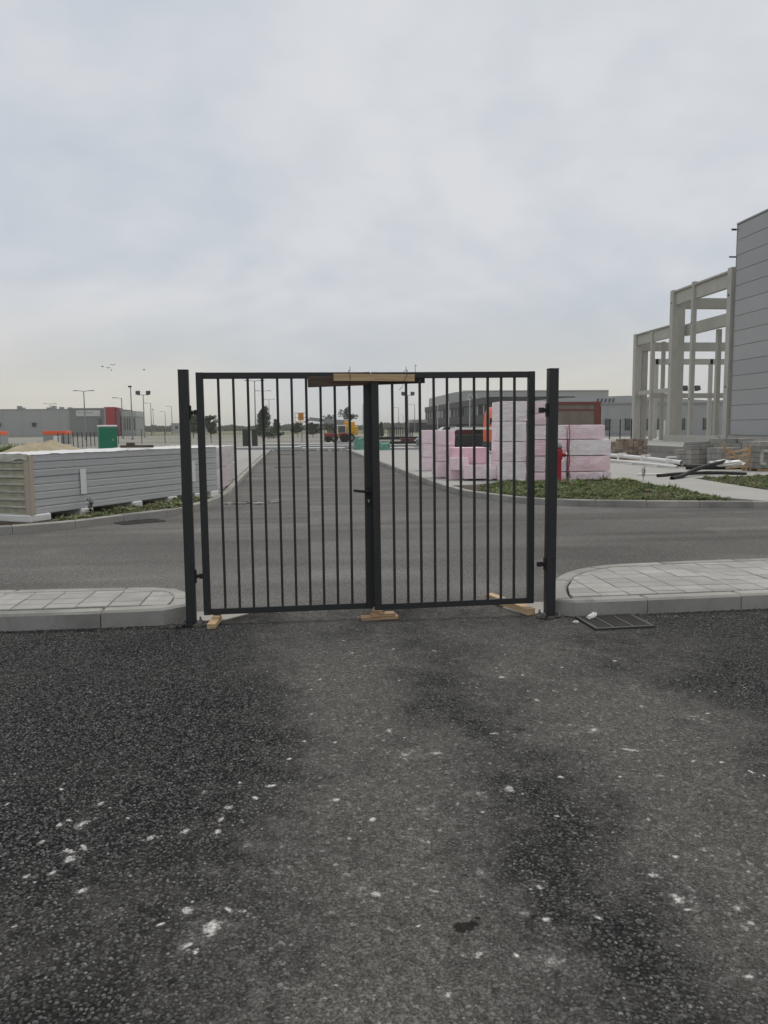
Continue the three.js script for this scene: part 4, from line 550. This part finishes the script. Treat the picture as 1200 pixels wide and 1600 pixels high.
for (const [x, z, h] of [[33.0, -200, 6.8], [32.6, -182, 7.0], [34.6, -178, 7.2], [35.0, -170, 7.2], [39.5, -160, 8.2]]) { const g = thing('flagpole', 'slim white flagpole in front of the dark office building', 'flagpole', [x, 0, z], 0, 'flagpoles before the office'); part('pole', cyl(0.06, 0.09, h, 0, h / 2, 0, 8), M.white, g); part('finial', new THREE.SphereGeometry(0.14, 8, 6).translate(0, h + 0.08, 0), M.white, g); }
// ------------------------------------------------------------------ buildings
{ // grey store on the left
  const g = thing('grey_store', 'long low grey metal store with red entrance tower and white sign', 'store', [0, 0, -200]);
  const wl = part('wall', [box(40, 6.4, 28, -76.5, 3.2, -14)], M.clad[0], g); part('wall', [box(9.4, 6.55, 26, -51.75, 3.28, -12.6)], flat(0x7c7d7d, 0.6), g);
  for (let k = 0; k < 9; k++) part('cladding_joint', box(0.06, 6.3, 0.04, -94 + k * 4.4, 3.2, 0.02), M.grey, wl);
  part('entrance_tower', box(2.1, 6.9, 4, -46.2, 3.45, 1.2), M.red, g); part('tower_edge', box(0.4, 6.9, 4, -47.5, 3.45, 1.2), M.grey, g); part('tower_side', box(0.9, 6.7, 3.6, -44.6, 3.35, 1.0), flat(0x7d4a54, 0.6), g);
  const e = part('glazed_end', box(3.4, 4.6, 10, -42.3, 2.3, -3), M.grey, g); part('glazed_fascia', box(3.6, 1.3, 10.2, -42.3, 5.3, -3), M.clad[2], e); for (let k = 0; k < 6; k++) part('window', box(0.32, 2.8, 0.06, -43.7 + k * 0.55, 2.9, 2.04), M.glass, e);
  part('parapet', [box(40.2, 0.2, 28.2, -76.5, 6.5, -14), box(9.6, 0.2, 26.2, -51.75, 6.66, -12.6)], M.grey, g);
  part('window', box(0.7, 1.5, 0.1, -49.4, 3.4, 0.42), M.glass, g);
  for (const [x, y] of [[-73, 2.9], [-64.8, 2.9]]) { const v = part('vent', box(0.9, 0.9, 0.3, x, y, 0.16), M.charcoal2, g); part('hood', box(1.1, 0.15, 0.5, x, y + 0.5, 0.25), M.grey, v); }
  const w = 512, cv = document.createElement('canvas'); cv.width = w; cv.height = 128; const c = cv.getContext('2d'); c.fillStyle = '#c9c9c6'; c.fillRect(0, 0, w, 128); c.fillStyle = '#77777a'; c.font = 'bold 54px sans-serif'; c.fillText('Thu ·Al·Bault', 22, 66); const t = new THREE.CanvasTexture(cv); t.colorSpace = THREE.SRGBColorSpace;
  const sb = mesh('sign_board', [box(5.6, 1.4, 0.12, -52, 5.5, 0.5)], M.white, g), sf = mesh('sign_face', new THREE.PlaneGeometry(5.5, 1.35).translate(-52, 5.5, 0.57), std({ map: t, roughness: 0.7 }), sb, true);
  for (const [x, h] of [[-70, 0.9], [-69.2, 0.5], [-63, 0.5], [-61.8, 0.9], [-60, 0.6], [-58, 0.5]]) part('roof_unit', box(0.9, h, 1.2, x, 6.6 + h / 2, -6), M.grey, g);
}
{ // long hall on the right
  const g = thing('long_hall', 'long low pale grey hall with slit windows behind the concrete frame', 'hall', [0, 0, -118]);
  const w = part('wall', box(112, 4.9, 40, 94, 2.45, -20), M.clad[1], g); part('eaves', box(112.3, 0.25, 0.3, 94, 4.95, 0.05), M.grey, w);
  const s = new THREE.Shape([[38, 4.9], [150, 4.9], [150, 5.3], [62, 5.4], [49.5, 6.15], [38, 5.8]].map(p => new THREE.Vector2(...p))); part('roof', new THREE.ExtrudeGeometry(s, { depth: 36, bevelEnabled: false }).translate(0, 0, -38), M.clad[2], g);
  for (let k = 0; k < 5; k++) part('roof_light', box(0.32, 0.75, 0.1, 44.6 + k * 0.62, 5.35, -1.98, 0, 0, -0.3), M.glass, g);
  for (let k = 0; k < 3; k++) part('roof_light', box(0.4, 0.6, 0.1, 51.5 + k * 0.7, 5.2, -1.98, 0, 0, -0.3), M.glass, g);
  for (const x of [41, 45.5, 48.6, 51.6, 53.6, 57.3, 61, 64.7]) { const v = part('window', box(0.62, 1.7, 0.1, x, 1.75, 0.05), M.glass, g); part('frame', [box(0.08, 1.8, 0.14, x - 0.35, 1.75, 0.06), box(0.08, 1.8, 0.14, x + 0.35, 1.75, 0.06)], M.charcoal, v); }
  part('door', box(1.4, 2.3, 0.08, 53.9, 1.15, 0.04), M.white, g); for (let k = 0; k < 20; k++) part('cladding_joint', box(0.05, 4.8, 0.03, 40 + k * 5.5, 2.45, 0.015), M.grey, g);
}
{ // dark office building along the road line
  const g = thing('office_building', 'dark charcoal office building with bands of upright window fins', 'office', [0, 0, 0]);
  const X0 = 41.2, X1 = 60, Z0 = -178, Z1 = -272;
  part('core', box(X1 - X0, 7.0, Z0 - Z1, (X0 + X1) / 2, 3.5, (Z0 + Z1) / 2), M.charcoal, g);
  part('roof_fascia', box(X1 - X0 + 1.4, 1.5, Z0 - Z1 + 1.4, (X0 + X1) / 2, 7.45, (Z0 + Z1) / 2), M.black, g);
  const gw = part('window_band', box(0.2, 2.2, Z0 - Z1 - 3, X0 - 0.08, 5.4, (Z0 + Z1) / 2), M.glass, g), gl2 = part('lower_window_band', box(0.2, 1.9, Z0 - Z1 - 3, X0 - 0.08, 1.2, (Z0 + Z1) / 2), M.glass, g);
  const fg = uvm(box(0.3, 2.2, 0.12)), fl = uvm(box(0.25, 1.9, 0.12)), r = rng(5); for (let k = 0; k < 66; k++) { const z = Z0 - 2 - k * 1.37; shared('fin', fg, r() < 0.2 ? M.white : r() < 0.6 ? M.grey : M.charcoal, gw, X0 - 0.3, 5.4, z); if (k % 2 === 0) shared('fin', fl, M.charcoal2, gl2, X0 - 0.28, 1.2, z); }
  part('spandrel', box(0.5, 2.0, Z0 - Z1, X0 - 0.3, 3.25, (Z0 + Z1) / 2), M.charcoal, g);
  part('end_window', box(12, 2.2, 0.2, 51, 5.4, Z0 + 0.06), M.glass, g); part('corner_panel', box(0.6, 7, 2.5, X0 - 0.25, 3.5, Z1 + 1), M.charcoal, g);
}
{ // big hall behind the office
  const g = thing('big_hall', 'big pale grey hall with a rounded roof corner rising behind the dark office', 'hall', [0, 0, -285]);
  const s = new THREE.Shape(); s.moveTo(50, 0); s.lineTo(50, 13); s.quadraticCurveTo(52, 13.9, 56, 14.1); s.lineTo(110, 14.4); s.lineTo(110, 0); part('wall', new THREE.ExtrudeGeometry(s, { depth: 40, bevelEnabled: false }).translate(0, 0, -40), M.clad[1], g);
  part('parapet', box(54, 0.3, 0.4, 83, 14.3, 0.1), M.grey, g);
  const arc = (x, rx, ry) => new THREE.TubeGeometry(new THREE.CatmullRomCurve3([...Array(9)].map((_, i) => V(x - Math.cos(i / 8 * Math.PI) * rx, 10.6 + Math.sin(i / 8 * Math.PI) * ry, 0.15))), 24, 0.16, 6);
  part('emblem', [arc(58.9, 0.9, 2.6), arc(60.6, 0.8, 2.6)], M.white, g); part('roof_vent', cyl(0.4, 0.4, 0.7, 70.5, 14.6, -3), M.grey, g);
}
{ const g = thing('dark_shed', 'small dark shed with pale roof next to the office building', 'shed', [33.4, 0, -242]); part('wall', box(5, 2.9, 8, 0, 1.45, 0), M.charcoal2, g); part('roof', box(4.6, 0.9, 8, 0.4, 3.35, 0), M.clad[2], g); }
{ const g = thing('far_block', 'far pale low block on the skyline behind the gate leaf with the handle', 'building', [-46, 0, -330]); part('wall', box(14, 3.6, 10, 0, 1.8, 0), M.clad[2], g); part('roof', box(14.4, 0.3, 10.4, 0, 3.7, 0), M.grey, g); for (let k = 0; k < 5; k++) part('window', box(1.2, 1.2, 0.1, -5 + k * 2.5, 2.2, 5.03), M.glass, g); }
// ------------------------------------------------------------------ the tall clad hall and the precast frame
{
  const g = thing('clad_warehouse', 'tall hall clad in wide grey horizontal panels on a concrete plinth', 'warehouse', [0, 0, 0]);
  part('core', box(22, 12.9, 26.4, 37.85, 7.3, -35.3), M.cladDark, g); part('plinth', box(22.3, 0.56, 26.9, 37.85, 0.66, -35.3), M.precast2, g);
  const H0 = 0.95, N = 14, ph = (13.82 - H0) / N, r = rng(9); 
  for (let k = 0; k < N; k++) for (let j = 0; j < 4; j++) { const l = 6.65, pg = rbox(0.1, ph - 0.022, l - 0.02, 0.012, 26.78, H0 + ph * (k + 0.5), -48.5 + l * (j + 0.5)); part('cladding_panel', pg, M.clad[Math.floor(r() * 3)], g); }
  part('parapet_flashing', box(0.3, 0.1, 26.8, 26.85, 13.9, -35.2), M.grey, g); part('corner_flashing', box(0.18, 12.95, 0.12, 26.84, 7.4, -48.58), M.cladDark, g); part('end_panel', box(22, 12.9, 0.1, 37.9, 7.4, -48.54), M.clad[1], g);
  part('drip_sill', box(0.16, 0.04, 26.6, 26.74, 0.945, -35.2), M.cladDark, g); part('bracket', [box(0.5, 0.08, 0.08, 26.6, 11.95, -48.7), box(0.3, 0.1, 0.1, 26.6, 13.6, -48.7)], M.charcoal, g);
}
{
  const g = thing('precast_frame', 'unfinished precast concrete frame of columns and beams beside the clad hall', 'frame building', [0, 0, 0]);
  const col = (x, z, w, d, h, m = M.precast) => part('column', rbox(w, h - 0.42, d, 0.02, x, 0.42 + (h - 0.42) / 2, z), m, g);
  const beamZ = (x, z0, z1, y, h, w = 0.4, m = M.precast) => part('beam', rbox(w, h, Math.abs(z1 - z0), 0.015, x, y - h / 2, (z0 + z1) / 2), m, g);
  const beamX = (x0, x1, z, y, h, w = 0.4, m = M.precast2) => part('beam', rbox(Math.abs(x1 - x0), h, w, 0.015, (x0 + x1) / 2, y - h / 2, z), m, g);
  // tall bay
  col(26.9, -49.15, 0.5, 0.5, 11.4); col(26.75, -53.9, 0.3, 0.28, 11.38); col(27.05, -57.0, 0.95, 0.5, 11.3);
  beamZ(26.95, -49.4, -56.75, 11.1, 0.85, 0.34); beamZ(26.9, -49.4, -56.75, 11.25, 0.14, 0.5, M.precast2); beamX(27.5, 44, -57.0, 10.75, 0.75); beamX(27.15, 44, -49.3, 10.9, 0.75);
  for (const z of [-49.2, -57]) col(44, z, 0.5, 0.5, 11);
  col(33.2, -57.05, 0.4, 0.4, 10.2); 
  // low bay running on behind
  col(27.1, -57.62, 0.5, 0.42, 8.95); col(26.85, -60.6, 0.28, 0.28, 8.9); col(26.95, -63.7, 0.55, 0.5, 8.95); col(27.6, -63.9, 0.5, 0.4, 8.3, M.precast2);
  beamZ(27.0, -57.85, -63.45, 8.8, 0.75, 0.34); beamZ(26.95, -57.85, -63.45, 8.93, 0.12, 0.48, M.precast2); beamZ(27.9, -49.4, -57.4, 8.9, 0.8, 0.36); beamX(27.25, 46, -63.8, 8.3, 0.7); beamZ(27.05, -57.85, -63.4, 4.35, 0.32, 0.3);
  col(28.3, -53.3, 0.3, 0.3, 8.1); col(29.8, -53.6, 0.34, 0.34, 8.1, M.precast2); col(31.6, -52.3, 0.5, 0.45, 8.2, M.precast2); col(28.0, -61.2, 0.26, 0.26, 8.1, M.precast2);
  beamX(28.2, 44, -64.0, 4.2, 0.4, 0.3); beamX(31.2, 46, -70, 7.5, 0.5, 0.3); col(36, -64, 0.4, 0.4, 8); col(46, -63.8, 0.5, 0.5, 8.3); col(46, -70, 0.4, 0.4, 7.5); col(31.4, -70, 0.3, 0.3, 7.5); col(36.5, -70, 0.3, 0.3, 7.5);
  part('corbel', [box(0.3, 0.35, 0.4, 27.1, 4.0, -63.3), box(0.3, 0.35, 0.4, 27.2, 4.0, -57.95)], M.precast2, g);
  const plg = [[-49.4, -52.3], [-52.32, -55.2], [-55.22, -57.4]]; for (const [a, b] of plg) part('plinth_panel', box(0.22, 0.46, Math.abs(b - a), 26.52, 0.65, (a + b) / 2), M.precast, g);
  const hg = uvm(cyl(0.06, 0.06, 0.05, 0, 0, 0, 8, 0, 0, Math.PI / 2)); for (const [x, y, z] of [[26.63, 9.7, -49.15], [26.6, 8.6, -53.9], [26.58, 10.4, -57], [26.58, 6, -57], [26.6, 3.4, -53.9], [26.63, 4, -49.15]]) shared('dowel_hole', hg, M.charcoal2, g, x, y, z);
}

// ------------------------------------------------------------------ vegetation
function grassPatch(name, label, inside, [x0, x1, z0, z1], count, y, hMin, hMax, seed, cols) {
  const blades = [], r = rng(seed);
  for (let b = 0; b < 7; b++) { const a = r() * 6.28, l = 0.6 + r() * 0.4, w = 0.05 + r() * 0.05, lean = 0.25 + r() * 0.5, cx = Math.cos(a), cz = Math.sin(a), bx = cx * 0.1, bz = cz * 0.1; const P = (t, s) => [bx + cx * lean * t * t * l - cz * w * s, t * l, bz + cz * lean * t * t * l + cx * w * s]; const q = [P(0, 1), P(0, -1), P(0.5, -0.8), P(0.5, 0.8), P(1, 0)], f = [0, 1, 2, 0, 2, 3, 3, 2, 4]; const g = new THREE.BufferGeometry(); g.setAttribute('position', new THREE.Float32BufferAttribute(f.flatMap(i => q[i]), 3)); g.computeVertexNormals(); blades.push(g); }
  for (let b = 0; b < 6; b++) { const a = r() * 6.28, d = 0.2 + r() * 0.4, h = 0.2 + r() * 0.35, s = 0.1 + r() * 0.09, c = [Math.cos(a) * d, h, Math.sin(a) * d]; const g = new THREE.BufferGeometry(); g.setAttribute('position', new THREE.Float32BufferAttribute([c[0] - s, c[1], c[2], c[0], c[1] + s * 0.3, c[2] - s, c[0] + s, c[1] + 0.05, c[2], c[0] - s, c[1], c[2], c[0] + s, c[1] + 0.05, c[2], c[0], c[1] - s * 0.2, c[2] + s], 3)); g.computeVertexNormals(); blades.push(g); }
  const m = new THREE.InstancedMesh(mergeGeometries(blades), new THREE.MeshPhysicalMaterial({ color: 0xffffff, roughness: 0.8, transmission: 0.25, thickness: 0, side: THREE.DoubleSide }), count), d = new THREE.Object3D(), c = new THREE.Color(); let i = 0, guard = 0;
  while (i < count && guard++ < count * 40) { const x = lerp(x0, x1, r()), z = lerp(z0, z1, r()), k = inside(x, z); if (k <= 0) continue; const dens = 0.45 + 0.55 * n3(x * 0.9, z * 0.9, seed) + 0.4 * n3(x * 3, z * 3, seed); if (r() > dens * k + 0.07) continue; const h = (r() < 0.02 ? 1.9 : 1) * lerp(hMin, hMax, r() * r()) * (0.65 + 0.6 * Math.max(0, dens)); d.position.set(x, y, z); d.scale.set(h * (0.9 + r() * 0.8), h, h * (0.9 + r() * 0.8)); d.rotation.set((r() - 0.5) * 0.4, r() * 6.28, (r() - 0.5) * 0.4); d.updateMatrix(); m.setMatrixAt(i, d.matrix); const cc = cols[Math.floor(r() * cols.length)], v = 0.75 + r() * 0.5; m.setColorAt(i, c.setRGB(cc[0] * v, cc[1] * v, cc[2] * v)); i++; }
  m.count = i; m.name = name; m.castShadow = m.receiveShadow = true; scene.add(m); tag(m, label, 'grass', null, 'stuff');
}
const inPoly = (poly) => (x, z) => { let s = false; for (let i = 0, j = poly.length - 1; i < poly.length; j = i++) { const [a, b] = poly[i], [c, d] = poly[j]; if ((b > z) !== (d > z) && x < (c - a) * (z - b) / (d - b) + a) s = !s; } return s ? 1 : 0; };
const GC = [[0.14, 0.19, 0.05], [0.17, 0.21, 0.06], [0.09, 0.14, 0.035], [0.22, 0.2, 0.09]];
grassPatch('grass_verge', 'rough low grass and weeds between the kerb and the foam pile', (x, z) => inPoly([[3.85, -18.3], [4.25, -17.2], [5.1, -15.95], [6.6, -15.3], [8.35, -14.95], [8.6, -18.5], [8.55, -20.95], [5.2, -20.85], [4.2, -19.6]])(x, z) * sm(3.9, 5.0, x + 0.25 * (z + 18)), [3.8, 8.7, -21, -14.8], 14000, 0.1, 0.045, 0.13, 3, GC);
grassPatch('grass_strip', 'rough grass between the pale path and the block pallets', inPoly([[10.45, -15.0], [10.55, -19.5], [10.9, -21.4], [14.5, -22.4], [22, -24], [22, -12.3], [14, -13.8]]), [10.3, 22, -24, -12.3], 15000, 0.1, 0.045, 0.13, 4, GC);
grassPatch('kerbside_weeds', 'weeds growing between the far kerb and the panel packs', inPoly([[-4.2, -13.25], [-3.75, -13.5], [-3.1, -14.5], [-2.4, -15.3], [-2.15, -16.5], [-2.05, -17.6], [-2.35, -17.4], [-4.1, -13.9]]), [-4.4, -1.9, -17.8, -13.2], 900, 0.1, 0.05, 0.17, 5, GC);
grassPatch('field_tufts', 'grass growing along the foot of the sand heap', inPoly([[-27, -60], [-19, -61], [-19, -58], [-27, -56.5]]), [-27, -19, -61, -56], 700, 0, 0.3, 0.7, 6, GC);
grassPatch('rough_grass', 'sparse rough grass over the bare verge past the end of the panel packs', inPoly([[-24, -11.4], [-12, -11.8], [-6, -12.6], [-5.2, -13.2], [-6.4, -14.4], [-6.4, -40], [-24, -40]]), [-24, -5.2, -40, -11.3], 9000, 0.1, 0.08, 0.25, 7, GC);
// tall single weeds
[[6.85, -20.5, 0.42, 'tall thin weed beside the hydrant'], [9.0, -20.7, 0.5, 'tall thin weed at the corner of the path'], [-3.75, -14.25, 0.36, 'dark leafy weed against the panel pack skid']].forEach(([x, z, h, l], k) => { const g = thing('weed', l, 'weed', [x, 0.1, z]), r = rng(k + 70), st = [], lf = []; for (let s = 0; s < 3; s++) { const a = r() * 6.28, b = V(Math.cos(a) * 0.1 * h, h * (0.7 + r() * 0.3), Math.sin(a) * 0.1 * h); st.push(rod(V(0, 0, 0), b, 0.004, 4, 0.002)); for (let q = 0; q < 14; q++) { const t = 0.25 + r() * 0.75, p = b.clone().multiplyScalar(t), e = new THREE.PlaneGeometry(0.05, 0.028); lf.push(at(e, p.x + (r() - 0.5) * 0.07, p.y, p.z + (r() - 0.5) * 0.07, r() * 6, r() * 2, r() * 2)); } } part('stem', st, M.bark, g); part('leaves', lf, M.leaf[0], g); });
// trees
function tree(x, z, h, w, kind, seed, label, base = 0) {
  const g = thing('tree', label, 'tree', [x, 0, z], 0, 'small trees beyond the lots'), r = rng(seed), tr = [rod(V(0, 0, 0), V(0.05, h * 0.55, 0), h * 0.02, 7, h * 0.012), rod(V(0.05, h * 0.55, 0), V(0, h * 0.92, 0), h * 0.012, 6, h * 0.004)], tips = [];
  const n = kind === 'sparse' ? 18 : 34; for (let k = 0; k < n; k++) { const t = kind === 'cone' ? 0.12 + 0.85 * r() : 0.26 + 0.68 * r(), a = r() * 6.28, rad = w / 2 * (kind === 'cone' ? 1.1 * (1 - t) + 0.08 : Math.sqrt(Math.max(0.05, 1 - ((t - 0.58) / 0.46) ** 2))) * (0.45 + 0.6 * r()), e = V(Math.cos(a) * rad, h * t, Math.sin(a) * rad); tr.push(rod(V(0, h * Math.max(0.1, t - 0.16), 0), e, h * 0.006, 4, h * 0.002)); tips.push([e, kind === 'sparse' ? 0.075 : 0.11]); tips.push([V(e.x * 0.55, e.y - h * 0.03, e.z * 0.55), 0.1]); }
  const pos = [], per = kind === 'sparse' ? 26 : 60; for (const [e, s] of tips) for (let q = 0; q < per; q++) { const u = V(r() - 0.5, r() - 0.5, r() - 0.5).normalize().multiplyScalar(h * s * Math.cbrt(r())), c = e.clone().add(u), a = V(r() - 0.5, r() - 0.5, r() - 0.5).normalize(), b = V(r() - 0.5, r() - 0.5, r() - 0.5).cross(a).normalize(), l = h * (0.018 + 0.02 * r()); a.multiplyScalar(l); b.multiplyScalar(l * 0.6); for (const [s1, s2] of [[-1, 0], [0, -1], [1, 0], [-1, 0], [1, 0], [0, 1]]) pos.push(c.x + a.x * s1 + b.x * s2, c.y + a.y * s1 + b.y * s2, c.z + a.z * s1 + b.z * s2); }
  const lg = new THREE.BufferGeometry(); lg.setAttribute('position', new THREE.Float32BufferAttribute(pos, 3)); lg.computeVertexNormals(); part('trunk', tr, M.bark, g); part('crown', lg, M.leaf[seed % 3], g);
}
tree(-20.6, -150, 4.3, 4.4, 'round', 1, 'dark round tree standing behind the gate post on the grate-less side'); tree(-17.7, -152, 4.0, 3.0, 'round', 2, 'smaller dark tree just past the round tree, seen between post and gate'); tree(-6.1, -120, 4.6, 3.3, 'cone', 3, 'dark conifer behind the dark cabinets'); tree(-4.9, -135, 3.0, 2.4, 'cone', 4, 'low pale conifer beside the taller conifer');
tree(6.7, -130, 4.9, 2.9, 'sparse', 5, 'sparse tree rising over the boom lift'); tree(3.9, -132, 3.9, 2.5, 'sparse', 6, 'lower sparse tree beside the boom of the lift'); tree(1.2, -140, 2.6, 3.0, 'round', 8, 'bushy low tree under the lift basket'); tree(-1.6, -150, 2.6, 2.4, 'round', 9, 'low bush-like tree past the lift basket'); tree(12.6, -135, 2.4, 1.2, 'cone', 10, 'tiny conifer beside the boom lift'); 
{ // tree line on the horizon: one mass
  const r = rng(400), pos = []; for (let k = 0; k < 900; k++) { const a = -0.75 + 1.5 * r(), d = 480 + r() * 120, x = Math.sin(a) * d, z = -Math.cos(a) * d, big = 0.55 + 0.6 * Math.max(0, n3(a * 9, 0, 3)) + 0.3 * n3(a * 40, 1, 3), hh = (1.6 + 3.0 * Math.max(0, big)) , ww = 3 + r() * 5; for (let q = 0; q < 90; q++) { const u = V((r() - 0.5) * 2, r(), (r() - 0.5) * 2), c = V(x + u.x * ww, Math.pow(u.y, 0.8) * hh * (1 - 0.3 * Math.abs(u.x)), z + u.z * 3), l = 0.5 + r() * 0.7, t = r() * 6; for (const s of [0, 2.1, 4.2]) pos.push(c.x + Math.cos(t + s) * l, c.y + Math.sin(t + s) * l * 0.8, c.z + (r() - 0.5) * l); } }
  const g = new THREE.BufferGeometry(); g.setAttribute('position', new THREE.Float32BufferAttribute(pos, 3)); g.computeVertexNormals(); tag(mesh('tree_line', g, M.leaf[1]), 'low dark line of far trees along the horizon', 'trees', null, 'stuff');
}
// birds far off
for (const [x, y, z, s, t] of [[-27.7, 10.2, -114.7, 0.5, 0.4], [-26.9, 10.0, -114.6, 0.45, 1.0], [-26.3, 10.4, -114.6, 0.45, 2.2], [-26.5, 9.7, -114.5, 0.4, 0.1], [-22, 9.7, -114.1, 0.45, 0.7]]) {
  const g = new THREE.SphereGeometry(0.12, 8, 6).scale(2.4, 0.8, 0.8), w = (q) => { const v = new THREE.BufferGeometry(); v.setAttribute('position', new THREE.Float32BufferAttribute([-0.14, 0.02, 0, 0.18, 0.02, 0, 0.0, 0.3, q * 0.5, 0.18, 0.02, 0, -0.12, 0.22, q * 0.95, 0.0, 0.3, q * 0.5], 3)); v.computeVertexNormals(); v.setAttribute('uv', new THREE.Float32BufferAttribute(new Array(12).fill(0), 2)); return v; };
  const m = tag(mesh('bird', [g, w(1), w(-1), new THREE.ConeGeometry(0.09, 0.3, 5).rotateZ(Math.PI / 2).translate(-0.36, 0, 0)], M.charcoal2), 'tiny dark bird flying above the grey store', 'bird', 'birds in the sky'); m.position.set(x, y, z); m.scale.setScalar(s); m.rotation.y = t;
}
renderer.render(scene, camera);
